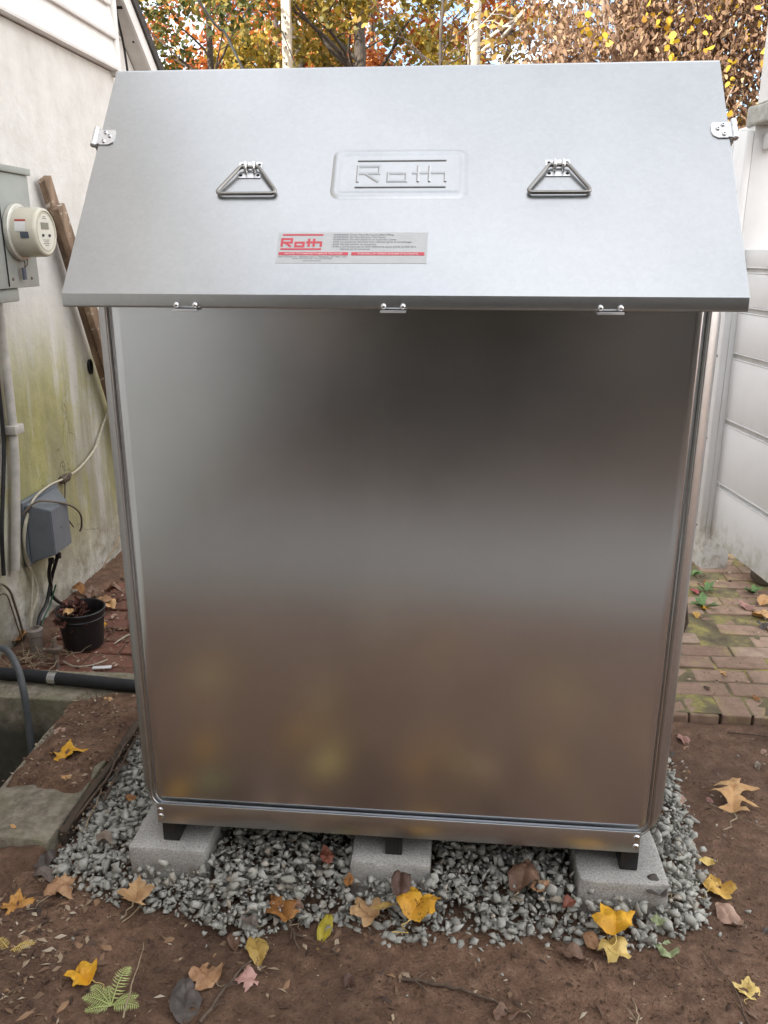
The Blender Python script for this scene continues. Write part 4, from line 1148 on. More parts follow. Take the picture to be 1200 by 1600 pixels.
# unseen evergreens added behind the viewer to darken the tank front reflection
def evergreen(x, y, h, w, label, n_=2600):
    t = empty('added_evergreen', (x, y, -0.02), label, 'shrub', 'added evergreens that darken the tank front reflection')
    cs = [(x + random.uniform(-w, w) * (1 - .5 * f), y + random.uniform(-w, w) * .6 * (1 - .5 * f), .15 + (h - .3) * f) for f in [i / 29 for i in range(30)]]
    q, F = leaf_cloud(cs, [(w * .62, w * .5, .38)] * 30, [n_ // 30] * 30, 0.19, aspect=.6)
    np_mesh('foliage', q, F, M['fol_dark'], t)
    mb = MB(); mb.tube(branch_pts((x, y, -.1), (x, y, h * .9), 6, .06), [.06 * (1 - .8 * j / 6) for j in range(7)], 8)
    mb.build('trunk', M['bark_dark'], t)
EV = [(-1.0, -6.6, 4.6, 1.0, "added dark evergreen nearest the house behind the viewer"), (0.25, -4.6, 4.2, .75, "tall dark evergreen added in place of the mirrored viewer, forward of the row"),  # forward one stands in for the viewer's own dark reflection
      (1.4, -6.6, 4.8, 1.1, "added broad dark evergreen right behind the forward one"), (2.9, -6.4, 4.4, 1.1, "added dark evergreen in the middle of the row behind the viewer"),
      (4.4, -6.0, 4.8, 1.2, "added tallest dark evergreen right of the middle of the row"), (6.0, -5.2, 4.5, 1.2, "added dark evergreen farthest from the house behind the viewer")]
for x, y, h, w, lab in EV: evergreen(x, y, h, w, lab, 5600)

# pale wooden post and the two dark wires
mb = MB(); mb.box((-2.035, 8.94, -0.3), (-1.935, 9.04, 5.6), 0.006)
for z in (3.55, 3.72, 3.86, 4.02):
    mb.box((-1.992, 8.936, z), (-1.980, 8.942, z + .03), 0.001, mi=1)
tag(mb.build('wooden_post', [M['pole_wood'], M['dark']], smooth=0), "pale square wooden post standing tall behind the tank", 'post')
def line(name, pts, r, mat, label, cat, group=None, n_=6, sub=6):
    """smooth tube through the points (Catmull-Rom)"""
    P = [Vector(p) for p in pts]
    Q = []
    for i in range(len(P) - 1):
        p0 = P[max(0, i - 1)]; p1 = P[i]; p2 = P[i + 1]; p3 = P[min(len(P) - 1, i + 2)]
        for k in range(sub):
            t = k / sub
            Q.append(0.5 * ((2 * p1) + (p2 - p0) * t + (2 * p0 - 5 * p1 + 4 * p2 - p3) * t * t + (-p0 + 3 * p1 - 3 * p2 + p3) * t ** 3))
    Q.append(P[-1])
    mb = MB(); mb.tube(Q, r, n_)
    return tag(mb.build(name, mat, smooth=60), label, cat, group)
line('overhead_wire', [(-4.2, 7.0, 6.4), (-2.42, 7.0, 3.73), (-2.03, 7.0, 3.16), (-0.6, 7.0, 0.0)], 0.013, M['black_plastic'], "thick dark slanting wire in front of the green tree at upper left", 'wire')
line('overhead_wire', [(-3.4, 8.0, 6.9), (-2.0, 8.0, 3.98), (-1.70, 8.0, 3.35), (-0.4, 8.0, 0.0)], 0.006, M['black_plastic'], "thin dark slanting wire crossing in front of the pale wooden post", 'wire')
line('wall_line', [(-1.52, 2.45, 3.7), (-1.555, 2.665, 2.70), (-1.565, 2.80, 2.36), (-1.565, 2.86, 1.6), (-1.565, 2.9, 0.0)], 0.006, M['black_plastic'], "thin black cable running down the house wall past the corner board", 'cable')

# ================================================================== OIL TANK
tank = empty('oil_tank', (0, 0.36, 0.105), "galvanised steel double wall heating oil tank with a sloped lid on concrete blocks", 'oil tank')
OX, ZB, ZT, RC = 0.628, 0.1665, 1.47, 0.11
def rrect(ins, y, nc=7):
    x = OX - ins; zb = ZB + ins; zt = ZT - ins; r = max(0.030, RC - ins * 1.9) if ins < 0.042 else max(0.003, 0.030 - (ins - 0.042) * 1.2)
    pts = []
    for cx_, cz_, a0 in ((x - r, zb + r, -90), (x - r, zt - r, 0), (-x + r, zt - r, 90), (-x + r, zb + r, 180)):
        for k in range(nc + 1):
            a = R(a0 + 90 * k / nc)
            pts.append((cx_ + r * math.cos(a), y, cz_ + r * math.sin(a)))
    return pts
mb = MB()
prof = [(0.0, 0.70), (0.0, 0.085), (0.0025, 0.060), (0.008, 0.038), (0.016, 0.022), (0.026, 0.013), (0.0325, 0.010), (0.0335, 0.0095)]
mb.loops([rrect(i, y) for i, y in prof])
mb.loops([rrect(i, y) for i, y in [(0.05, 0.716), (0.0, 0.70)]], cap0=True)
mb.build('shell', M['side'], tank, smooth=40)
mb = MB()    # folded standing seam round the front sheet
mb.loops([rrect(i, y) for i, y in [(0.0338, 0.0100), (0.0340, 0.003), (0.0352, 0.0005), (0.0375, 0.0), (0.0398, 0.0008), (0.0410, 0.003), (0.0413, 0.0090)]])
mb.build('seam', M['side'], tank, smooth=60)
mb = MB()
lo = [rrect(i, y) for i, y in [(0.0415, 0.0085), (0.0435, 0.0092), (0.0460, 0.0085), (0.0490, 0.0055), (0.0540, 0.0035), (0.066, 0.0025)]]
mb.loops(lo)
# the sheet inside, as a slightly oil-canned grid
inner = rrect(0.066, 0.0025)
xa, zb_, zt_ = OX - 0.066, ZB + 0.066, ZT - 0.066
NG = 44
gv = []
for j in range(NG + 1):
    row = []
    for i in range(NG + 1):
        e = min(1.0, 5.0 * min(i, NG - i, j, NG - j) / NG)
        dy = 0.0020 * e * (mnoise.noise(Vector((i * .055, j * .05, 3.7))) + .22 * mnoise.noise(Vector((i * .15, j * .12, 9.1))))
        row.append(mb.bm.verts.new((-xa + 2 * xa * i / NG, 0.0025 + dy, zb_ + (zt_ - zb_) * j / NG)))
    gv.append(row)
for j in range(NG):
    for i in range(NG): mb.bm.faces.new((gv[j][i], gv[j][i + 1], gv[j + 1][i + 1], gv[j + 1][i]))
mb.build('front_panel', M['panel'], tank, smooth=40)
mb = MB()
mb.prism([Vector((-0.575, -0.010, 0.2206)), Vector((-0.575, -0.010, 0.166)), Vector((-0.575, 0.030, 0.166)), Vector((-0.575, 0.030, 0.169)), Vector((-0.575, -0.006, 0.169)), Vector((-0.575, -0.006, 0.2206))], (1.140, 0, 0), bev=0.0008)
rl = mb.build('base_rail', M['rail'], tank, smooth=30)
mb = MB(); mb.box((-0.575, 0.702, 0.10), (0.565, 0.712, 0.2206), 0.001); mb.build('base_rail', M['rail'], tank)  # unseen back rail added to stop light passing under the tank
for x, z in ((-0.566, 0.203), (-0.566, 0.186), (0.556, 0.207), (0.556, 0.183)):
    mb = MB(); mb.lathe([(0, .0035), (.005, .0028), (.008, 0.0)], Matrix.Translation((x, -0.0102, z)) @ Matrix.Rotation(R(90), 4, 'X'), 14)
    mb.build('rivet', M['screw'], rl)
for x in (-0.550, -0.003, 0.549):
    mb = MB(); mb.box((x - .0205, 0.003, 0.1055), (x + .0205, 0.70, 0.1655), 0.003)
    ft = mb.build('foot', M['black_steel'], tank)
    mb = MB()
    mb.box((x - .015, 0.001, 0.112), (x + .015, 0.0035, 0.159), 0.001)
    for s in (-.006, .006): mb.lathe([(0, .0025), (.0028, .002), (.0035, 0)], Matrix.Translation((x + s, .0012, .136)) @ Matrix.Rotation(R(90), 4, 'X'), 10)
    mb.build('end_cap', M['black_plastic'], ft)
for s in (-1, 1):
    x = s * (OX + 0.012)
    mb = MB()
    mb.tube([(s * (OX - .005), .30, .80), (x, .30, .80), (x + s * .022, .30, .77), (x + s * .052, .30, .67), (x + s * .062, .30, .61), (x + s * .055, .30, .585), (x + s * .036, .30, .580), (x + s * .020, .30, .61), (x + s * .004, .30, .68), (x - s * .003, .30, .76)], .0045, 8)
    mb.build('side_handle', M['wire_steel'], tank, smooth=60)

# lid ------------------------------------------------------------
cover = empty('lid', (0, 0, 0)); cover.parent = tank; cover.location = (0, 0, 1.27)
LIPY, Z0, Z1 = -0.117, 1.388, 1.4129
A = Vector((0, LIPY, Z1)); B = Vector((0, 0.2474, 1.8537))
VV = (B - A).normalized(); NN = Vector((1, 0, 0)).cross(VV)
LEN = (B - A).length
def cf(u, v, n=0.0): return A + Vector((u, 0, 0)) + VV * v + NN * n
HW = 0.6195
def lidsheet(prof_out, th=0.0025):
    mb = MB()
    # profile offset inwards
    P = [Vector((p[0], p[1])) for p in prof_out]
    I = []
    for i, p in enumerate(P):
        ds = []
        if i > 0: ds.append((p - P[i - 1]).normalized())
        if i < len(P) - 1: ds.append((P[i + 1] - p).normalized())
        n1 = [Vector((d.y, -d.x)) for d in ds]
        m = sum(n1, Vector((0, 0))).normalized()
        I.append(p + m * (th / max(.4, m.dot(n1[0]))))
    mb.prism([Vector((-HW, p.x, p.y)) for p in P] + [Vector((-HW, p.x, p.y)) for p in reversed(I)], (2 * HW, 0, 0), bev=0.0007)
    return mb
rad = 0.004
front = [(LIPY + .022, Z0 + .0005), (LIPY + rad, Z0), (LIPY + .001, Z0 + .001), (LIPY, Z0 + rad), (LIPY, Z1)]
front += [(A + VV * .2).yz[:], (B - VV * .006).yz[:]]
front += [(B.y + .002, B.z - .0012), (B.y + .008, B.z), (0.49, B.z), (0.49 + .3644, Z1), (0.49 + .3644, Z0)]
lidsheet(front).build('lid_sheet', M['galv'], cover, smooth=16)
for s in (-1, 1):
    x0 = s * 0.6000
    mb = MB()
    mb.prism([Vector((x0, LIPY + .03, Z0 + .004)), Vector((x0, LIPY + .03, Z1 + .02)), Vector((x0, B.y - .002, B.z - .012)), Vector((x0, .49, B.z - .012)), Vector((x0, .83, Z1 + .01)), Vector((x0, .83, Z0 + .004))], (s * 0.003, 0, 0))
    mb.prism([Vector((s * .6205, .02, 1.40)), Vector((s * .6205, .04, 1.596)), Vector((s * .6205, .14, 1.715)), Vector((s * .6205, .14, 1.40))], (s * 0.002, 0, 0))
    mb.build('gable_plate', M['side'], cover, smooth=0)

def rr2(u0, u1, v0, v1, r, n_=6):
    pts = []
    for cu_, cv_, a0 in ((u1 - r, v0 + r, -90), (u1 - r, v1 - r, 0), (u0 + r, v1 - r, 90), (u0 + r, v0 + r, 180)):
        for k in range(n_ + 1):
            a = R(a0 + 90 * k / n_); pts.append((cu_ + r * math.cos(a), cv_ + r * math.sin(a)))
    return pts
# embossed plaque
mb = MB()
def ringpts(e, n_):
    return [cf(u, v, n_) for u, v in rr2(-0.131 - e, 0.124 + e, 0.225 - e, 0.341 + e, max(0.004, 0.016 + e * .7))]
mb.loops([ringpts(0.0045, 0.0001), ringpts(0.002, .0008), ringpts(-0.0005, .0017), ringpts(-0.0050, .0024), ringpts(-0.0085, .0022), ringpts(-0.0125, .0012), ringpts(-0.016, .0008)], cap1=True)
mb.build('plaque', M['galv'], cover, smooth=50)
def letters(scale_u, u0, vbase, h, w, ht, fr, mb, mi=0, ch=0.0, z0=0.0):
    """the geometric ROTH lettering as strokes; unit width 1 = full word"""
    def s(pts, closed=False, dz=0.0):
        mb.ribbon([(u0 + x * scale_u, vbase + y * h) for x, y in pts], w, ht + dz, fr, closed, mi, z0, ch)
    s([(0.015, 0.0), (0.015, 0.96), (0.255, 0.96), (0.255, 0.52), (0.03, 0.52)])
    s([(0.105, 0.49), (0.245, 0.0)], dz=0.0002)
    s([(0.355, 0.04), (0.555, 0.04), (0.555, 0.52), (0.355, 0.52)], True)
    s([(0.615, 0.545), (0.985, 0.545), (0.985, 0.0)])
    s([(0.685, 0.0), (0.685, 1.0)], dz=0.0002)
    s([(0.810, 0.0), (0.810, 1.0)], dz=0.0002)
mb = MB()
letters(0.174, -0.087, 0.2615, 0.040, 0.0066, 0.0015, cf, mb, 0, 0.0026, 0.0009)
mb.ribbon([(-0.0865, 0.3145), (0.085, 0.3145)], 0.0056, 0.0018, cf, False, 0, 0.0009, 0.0023)
mb.ribbon([(-0.0885, 0.2490), (0.0855, 0.2490)], 0.0056, 0.0018, cf, False, 0, 0.0009, 0.0023)
mb.build('lettering', M['galv'], cover, smooth=0)

# sticker
mb = MB()
def sf(u, v, n_): return cf(u, v, 0.0004 + n_)
mb.prism([cf(-.2235, .0700, .0001), cf(.0565, .0700, .0001), cf(.0565, .1410, .0001), cf(-.2235, .1410, .0001)], NN * .0004)
stk = mb.build('sticker', M['sticker'], cover, smooth=0)
mb = MB()
letters(0.076, -0.2165, 0.1075, 0.0185, 0.0044, 0.0004, sf, mb, 0, 0.0, 0.0002)
mb.ribbon([(-0.2155, 0.1350), (-0.1385, 0.1350)], 0.0036, 0.0004, sf, False, 0, 0.0002)
mb.ribbon([(-0.2170, 0.1020), (-0.1405, 0.1020)], 0.0036, 0.0004, sf, False, 0, 0.0002)
mb.ribbon([(-0.2190, 0.0915), (-0.0890, 0.0915)], 0.0070, 0.0004, sf, False, 0, 0.0002)
mb.ribbon([(-0.0830, 0.0915), (0.0520, 0.0915)], 0.0070, 0.0004, sf, False, 0, 0.0002)
mb.build('red_print', M['red_ink'], stk, smooth=0)
mb = MB()
ls = ["WARNING: Cover Must Be Secure After Filling.", "WARNING: Do Not Remove This Cover.", "WARNING: Do Not Stand on or Load this Cover.",
      "AVIS: Le couvercle doit être bien refermé après le remplissage.", "AVIS: Ne pas enlever ce couvercle.", "AVIS: L'on ne peut pas se tenir debout et aucun poids ne doit être", "         déposé sur le couvercle."]
for i, s_ in enumerate(ls):
    mb.text(s_, 0.0056, sf, -0.1195, 0.1335 - i * 0.0055, 0.0004, sx=1.03)
mb.text("Roth Industries, Inc. - 268 Bellew Ave. S. - Watertown, NY 13601 - USA", 0.0044, sf, -0.155, 0.0832, 0.0004, align='CENTER', sx=0.98)
mb.text("Phone: 315 475 0100   Fax: 315 475 0200", 0.0044, sf, -0.155, 0.0790, 0.0004, align='CENTER', sx=1.0)
mb.text("www.roth-usa.com", 0.0044, sf, -0.155, 0.0742, 0.0004, align='CENTER', sx=1.0)
mb.build('black_print', M['black_ink'], stk, smooth=0)
mb = MB()
mb.text("CAUTION: IT'S FORBIDDEN TO REMOVE THIS STICKER", 0.0052, sf, -0.154, 0.0896, 0.0009, align='CENTER', sx=0.86)
mb.build('white_print', M['pale_ink'], stk, smooth=0)
mb = MB()
mb.text("ATTENTION: IL EST INTERDIT DE RETIRER CETTE ÉTIQUETTE", 0.0050, sf, -0.0155, 0.0896, 0.0009, align='CENTER', sx=0.82)
mb.build('white_print', M['pale_ink'], stk, smooth=0)

# handles
def tri_handle(uc):
    mb = MB()
    def P(u, v, n_=.010): return cf(uc + u, v, n_)
    C_ = [(-.0175, .2945), (-.0555, .2385), (0.0555, .2385), (.0175, .2945)]
    pts = [P(.004, .2945, .0075), P(-.0150, .2945, .0075)]
    def corner(a, b, c, r, k=6):
        a, b, c = Vector(a), Vector(b), Vector(c)
        d1 = (a - b).normalized(); d2 = (c - b).normalized()
        s_, e_ = b + d1 * r, b + d2 * r
        return [((s_ * (1 - t) + b * t) * (1 - t) + (b * (1 - t) + e_ * t) * t) for t in [i / k for i in range(k + 1)]]
    for q in corner((0, .2945), C_[0], C_[1], .006): pts.append(P(q.x, q.y, .009))
    for q in corner(C_[0], (-.0620, .2295), (0, .2295), .016): pts.append(P(q.x, q.y, .0065))
    for q in corner((0, .2295), (.0620, .2295), C_[3], .016): pts.append(P(q.x, q.y, .0065))
    for q in corner(C_[2], C_[3], (0, .2945), .006): pts.append(P(q.x, q.y, .009))
    pts.append(P(-.004 + .008, .2945, .0075))
    mb.tube(pts, .0037, 10)
    h = mb.build('handle', M['wire_steel'], cover, smooth=60)
    mb = MB()
    for v0, v1 in ((.2990, .3130), (.2730, .2885)):
        mb.prism([cf(uc - .024, v0, .0002), cf(uc + .022, v0, .0002), cf(uc + .022, v1, .0002), cf(uc - .024, v1, .0002)], NN * .0016)
    for du in (-.0075, .0085):        # curled lugs that hold the wire
        lug = [cf(uc + du, .2945 + .0085 * math.cos(t), .0075 + .0085 * math.sin(t)) for t in [R(-50 + i * 35) for i in range(9)]]
        mb.tube(lug, .0032, 8)
    mb.prism([cf(uc - .006, .288, .0002), cf(uc + .006, .288, .0002), cf(uc + .006, .300, .0002), cf(uc - .006, .300, .0002)], NN * .0010)
    mb.build('handle_bracket', M['zinc'], h, smooth=30)
    for du in (-.0175, .0165):
        for v in (.306, .2795):
            mb = MB(); mb.lathe([(0, .0026), (.0022, .0024), (.0034, .0018)], Matrix.Translation(cf(uc + du, v, .0)) @ NN.to_track_quat('Z', 'Y').to_matrix().to_4x4(), 12)
            mb.build('rivet', M['dark'], h)
tri_handle(-.2970); tri_handle(.2975)

# hinges at the two sloping sides
QN = NN.to_track_quat('Z', 'Y').to_matrix().to_4x4()
for s in (-1, 1):
    def hp(u, v, n_=0.0): return cf(s * u, v + (0.002 if s > 0 else 0), n_)
    mb = MB()
    pl = [(.6165, .3625), (.5980, .3625), (.5890, .3690), (.5860, .3770), (.5860, .3930), (.5900, .4010), (.6165, .4010)]
    mb.prism([hp(u, v, .0003) for u, v in pl], NN * .0022)
    mb.prism([hp(u, v, .0006) for u, v in [(.6165, .3640), (.6165, .4000), (.6235, .4010), (.6235, .3630)]], NN * .0028)
    hg = mb.build('hinge', M['zinc'], cover, smooth=30)
    mb = MB()
    for k, (a, b) in enumerate(((.3590, .3720), (.3726, .3890), (.3896, .4050))):
        mb.tube([hp(.6285, a, .003), hp(.6285, b, .003)], .0058, 14)
    mb.tube([hp(.6285, .357, .003), hp(.6285, .4065, .003)], .0036, 10)
    mb.prism([hp(.6262, .362, -.028), hp(.6262, .402, -.028), hp(.6262, .402, .002), hp(.6262, .362, .002)], Vector((s * .002, 0, 0)))
    mb.build('knuckle', M['zinc'], hg, smooth=50)
    for u, v in ((.6085, .3935), (.5985, .3840), (.6090, .3705)):
        T_ = Matrix.Translation(hp(u, v, .0025)) @ QN; mb = MB()
        mb.lathe([(.0014, .0022), (.0016, .0034), (.0030, .0032), (.0044, .0020), (.0048, .0)], T_, 18)
        mb.lathe([(0, .0020), (.0014, .0022)], T_, 12, mi=1)
        mb.build('screw', [M['screw'], M['dark']], hg, smooth=50)

# clips under the front lip, each with two dome screws
for uc in (-.383, 0.0, .3835):
    mb = MB()
    mb.box((uc - .0235, LIPY - .0105, Z0 - .0035), (uc + .0235, LIPY + .02, Z0 - .0013), 0.0006)
    mb.box((uc - .0235, LIPY - .0105, Z0 - .0055), (uc + .0235, LIPY - .0085, Z0 - .0036), 0.0006)
    cl = mb.build('clip', M['zinc'], cover)
    for d_ in (-.0175, .0175):
        mb = MB(); mb.lathe([(0, .0085), (.003, .0080), (.0050, .0060), (.0058, .0030), (.0060, .0)], Matrix.Translation((uc + d_, LIPY - .0003, Z0 + .0055)) @ Matrix.Rotation(R(90), 4, 'X'), 18)
        mb.build('screw', M['screw'], cl, smooth=60)

# concrete blocks
for (a, b), lab, rz, dy in zip(BL, ["grey concrete block under the left foot of the tank", "grey concrete block under the middle foot of the tank", "grey concrete block under the right foot of the tank"], (0.03, -0.02, 0.04), (0, 0, -0.012)):
    mb = MB(); mb.box((a, -0.028 + dy, -0.02), (b, 0.362, 0.105), 0.0035)
    bmesh.ops.subdivide_edges(mb.bm, edges=list(mb.bm.edges), cuts=9, use_grid_fill=True)
    cx_, cy_ = (a + b) / 2, .17
    for v in mb.bm.verts:
        v.co += mnoise.noise_vector(v.co * 45) * 0.0012
        edge = (abs(v.co.x - a) < .006 or abs(v.co.x - b) < .006) + (v.co.z > .099) + (v.co.y < -.02 + dy)
        if edge >= 2:
            k = max(0, mnoise.noise(v.co * 60)) * .008 + max(0, mnoise.noise(v.co * 22) - .25) * .012
            v.co += (Vector((cx_, cy_, .05)) - v.co).normalized() * k
    o = mb.build('concrete_block', M['block'], smooth=30)
    tag(o, lab, 'concrete block', 'concrete blocks under the tank')

# ================================================================== UTILITIES ON THE WALL
mbx = empty('electric_meter', (-1.57, 1.3, 1.36), "grey electric meter box with a round tan meter on the stucco wall", 'electric meter')
mb = MB()
mb.box((-1.568, 0.98, 1.365), (-1.425, 1.385, 1.742), 0.003)
mb.box((-1.568, 0.975, 1.743), (-1.415, 1.392, 1.765), 0.003)
mb.build('enclosure', M['meter_grey'], mbx)
mb = MB(); mb.box((-1.4235, 1.165, 1.372), (-1.4205, 1.168, 1.738)); mb.build('door_seam', M['dark'], mbx, smooth=0)
for y in (1.20, 1.33):
    mb = MB(); mb.lathe([(0, .004), (.004, .0035), (.006, 0)], Matrix.Translation((-1.425, y, 1.395)) @ Matrix.Rotation(R(90), 4, 'Y'), 12); mb.build('screw', M['rusty'], mbx)
for y in (1.22, 1.27):
    mb = MB(); mb.lathe([(0, .008), (.002, .008), (.002, 0)], Matrix.Translation((-1.48, y, 1.765)), 8); mb.build('screw', M['rusty'], mbx)
MC = Matrix.Translation((-1.425, 1.262, 1.550)) @ Matrix.Rotation(R(90), 4, 'Y')
mb = MB(); mb.lathe([(.0, 0), (.086, 0), (.094, .003), (.094, .018), (.088, .022), (.0, .022)], MC, 48); mb.build('meter_ring', M['meter_ring'], mbx, smooth=40)
mb = MB(); mb.lathe([(.083, .0225), (.083, .030), (.081, .097), (.079, .104), (.074, .108), (.070, .1085), (.0685, .105), (.0, .105)], MC, 56); mt_ = mb.build('meter', M['meter_glass'], mbx, smooth=40)
def mf(y, z, n_): return Vector((-1.320 + n_, 1.262 + y, 1.550 + z))   # face frame: +y is right seen from the yard
mb = MB()
P_ = [mf(.060 * math.cos(t), .060 * math.sin(t), .0003) for t in [2 * math.pi * i / 40 for i in range(40)]]
mb.prism(P_, (.0015, 0, 0)); mb.build('dial', M['meter_face'], mt_, smooth=30)
mb = MB(); mb.prism([mf(-.032, .010, .002), mf(.022, .010, .002), mf(.022, .032, .002), mf(-.032, .032, .002)], (.0012, 0, 0)); mb.build('display', M['lcd'], mt_, smooth=0)
for y in (-.026, .020):
    mb = MB(); mb.lathe([(0, .006), (.004, .0055), (.005, 0)], Matrix.Translation(mf(y, -.010, .002)) @ Matrix.Rotation(R(90), 4, 'Y'), 12); mb.build('button', M['black_ink'], mt_)
mb = MB()
for z, w in ((-.026, .026), (-.032, .020), (-.038, .026), (-.044, .014), (.044, .018), (.050, .012)):
    mb.prism([mf(-w, z, .0019), mf(w * .7, z, .0019), mf(w * .7, z + .0018, .0019), mf(-w, z + .0018, .0019)], (.0004, 0, 0))
mb.build('dial_print', M['black_ink'], mt_, smooth=0)
def curved(y0, y1, x0, x1, rr, mat, name):
    """label wrapped on the side of the meter drum that faces the viewer"""
    mb = MB(); nn = 8; V = []
    for i in range(nn + 1):
        z = y0 + (y1 - y0) * i / nn
        a = math.asin(max(-1, min(1, z / rr)))
        V.append((Vector((x0, 1.262 - rr * math.cos(a), 1.55 + z)), Vector((x1, 1.262 - rr * math.cos(a), 1.55 + z))))
    L_ = [[mb.bm.verts.new(a), mb.bm.verts.new(b)] for a, b in V]
    for p, q_ in zip(L_[:-1], L_[1:]): mb.bm.faces.new((p[0], p[1], q_[1], q_[0]))
    mb.build(name, mat, mt_, smooth=60)
curved(.002, .034, -1.387, -1.349, .0835, M['label_white'], 'warning_label')
curved(.0345, .041, -1.388, -1.349, .0838, M['label_red'], 'red_stripe')
curved(-.020, .0005, -1.369, -1.339, .0838, M['label_blue'], 'barcode_plate')
mb = MB(); mb.tube([(-1.412, 1.262, 1.460), (-1.405, 1.258, 1.448), (-1.408, 1.256, 1.432)], .0022, 6); mb.tube([(-1.398, 1.262, 1.462), (-1.396, 1.258, 1.445), (-1.407, 1.256, 1.432)], .0018, 6)
mb.box((-1.414, 1.243, 1.392), (-1.405, 1.262, 1.433), 0.002, mi=1)
mb.build('seal_tag', [M['rusty'], M['label_blue']], mbx)
mb = MB(); mb.box((-1.55, 1.0, 1.318), (-1.44, 1.26, 1.364), 0.006); mb.lathe([(0.0, 0), (.030, 0), (.030, .04), (0, .04)], Matrix.Translation((-1.525, 1.29, 1.322)), 20)
mb.build('conduit_hub', M['meter_grey'], mbx)

cp = empty('conduit', (-1.54, 1.25, 0.33), "white painted conduit pipe running down the stucco from the meter box", 'conduit')
mb = MB(); mb.tube([(-1.543, 1.29, 1.322), (-1.543, 1.29, 1.10), (-1.543, 1.282, .86), (-1.545, 1.262, .70), (-1.546, 1.222, .52), (-1.546, 1.18, .36), (-1.548, 1.172, .325)], .017, 14)
mb.build('pipe', M['conduit'], cp, smooth=60)
mb = MB(); mb.box((-1.569, 1.252, .832), (-1.518, 1.318, .866), 0.004); mb.build('strap', M['conduit'], cp)
line('wall_line', [(-1.556, 1.245, 1.06), (-1.556, 1.236, .88), (-1.556, 1.222, .786), (-1.556, 1.182, .649), (-1.556, 1.132, .49), (-1.556, 1.105, .33)], 0.008, M['black_plastic'], "dark tube drawn in place of the dark gap on the wall beside the white conduit", 'cable')  # tube added to stand in for a dark gap on the wall

ub = empty('utility_box', (-1.57, 1.40, 0.34), "slate grey plastic utility box fixed low on the stained stucco wall", 'utility box')
mb = MB()
def yz(x, y0, y1, z0, z1): return [(x, y0, z0), (x, y1, z0), (x, y1, z1), (x, y0, z1)]
mb.loops([yz(-1.569, 1.275, 1.565, .300, .560), yz(-1.552, 1.272, 1.570, .297, .563), yz(-1.543, 1.276, 1.565, .301, .559)], cap0=True, cap1=True)
mb.build('back_plate', M['util_grey'], ub, smooth=0)
mb = MB()
t = bmesh.new()
L_ = [yz(-1.5428, 1.285, 1.555, .312, .550), yz(-1.445, 1.297, 1.440, .345, .526)]
VV_ = [[t.verts.new(p) for p in l] for l in L_]
for k in range(4): t.faces.new((VV_[0][k], VV_[0][(k + 1) % 4], VV_[1][(k + 1) % 4], VV_[1][k]))
t.faces.new(VV_[1]); t.faces.new(list(reversed(VV_[0])))
bmesh.ops.recalc_face_normals(t, faces=t.faces)
bmesh.ops.bevel(t, geom=list(t.edges), offset=.0035, segments=2, affect='EDGES')
mb._merge(t, 0)
mb.build('cover', M['util_grey'], ub, smooth=30)
mb = MB(); mb.lathe([(0, .003), (.006, .002), (.007, 0)], Matrix.Translation((-1.4452, 1.37, .44)) @ Matrix.Rotation(R(90), 4, 'Y'), 14); mb.build('screw', M['util_grey'], ub)
for y in (1.36, 1.42):
    mb = MB(); mb.lathe([(0, 0), (.012, 0), (.012, .02), (0, .02)], Matrix.Translation((-1.50, y, .285)), 12); mb.build('gland', M['black_plastic'], ub)

line('cream_cable', [(-1.555, 2.30, .86), (-1.555, 2.078, .694), (-1.555, 1.981, .618), (-1.555, 1.819, .570), (-1.553, 1.659, .560), (-1.545, 1.497, .570), (-1.535, 1.345, .555), (-1.535, 1.262, .484), (-1.540, 1.245, .414), (-1.55, 1.262, .331), (-1.55, 1.309, .233), (-1.55, 1.307, .165), (-1.55, 1.251, .106), (-1.548, 1.205, .0)], 0.0052, M['cream_cable'], "cream cable sagging along the wall and down past the grey utility box", 'cable')
line('cream_cable', [(-1.530, 1.300, .535), (-1.535, 1.255, .45), (-1.54, 1.245, .375), (-1.55, 1.292, .268), (-1.55, 1.270, .181), (-1.548, 1.20, .0)], 0.004, M['cream_cable'], "shorter pale cable hanging straight down at the left side of the utility box", 'cable')
line('brown_cable', [(-1.54, 1.26, .520), (-1.50, 1.30, .560), (-1.46, 1.36, .545), (-1.43, 1.44, .505), (-1.425, 1.50, .45), (-1.44, 1.53, .39), (-1.45, 1.53, .365)], 0.0042, M['brown_cable'], "loose brown cable end looping over the top of the grey utility box", 'cable')
line('brown_cable', [(-1.555, 1.66, .55), (-1.553, 1.63, .446), (-1.553, 1.64, .385), (-1.553, 1.685, .33)], 0.0032, M['brown_cable'], "thin brown cable dangling from the cable knot beside the utility box", 'cable')
mb = MB(); 
for k in range(4): mb.tube([(-1.556 + .012 * math.cos(t), 1.66 + (k - 1.5) * .016, .556 + .014 * math.sin(t)) for t in [2 * math.pi * i / 12 for i in range(12)]], .0045, 6, closed=True)
mb.tube([(-1.55, 1.63, .56), (-1.545, 1.68, .575), (-1.55, 1.71, .565), (-1.55, 1.69, .545)], .005, 6)
tag(mb.build('cable_knot', M['brown_cable'], smooth=60), "knot of brown tape binding the cream cable to the wall", 'cable knot')
line('black_cable', [(-1.50, 1.36, .300), (-1.52, 1.366, .238), (-1.535, 1.396, .17), (-1.545, 1.410, .123), (-1.545, 1.485, .050), (-1.54, 1.56, .012)], 0.008, M['black_plastic'], "black cable from the utility box curving right to behind the flower pot", 'cable')
line('black_cable', [(-1.50, 1.42, .300), (-1.53, 1.405, .209), (-1.54, 1.384, .147), (-1.545, 1.356, .101), (-1.545, 1.295, .072), (-1.54, 1.235, .0)], 0.008, M['black_plastic'], "black cable from the utility box curving left to the ground", 'cable')
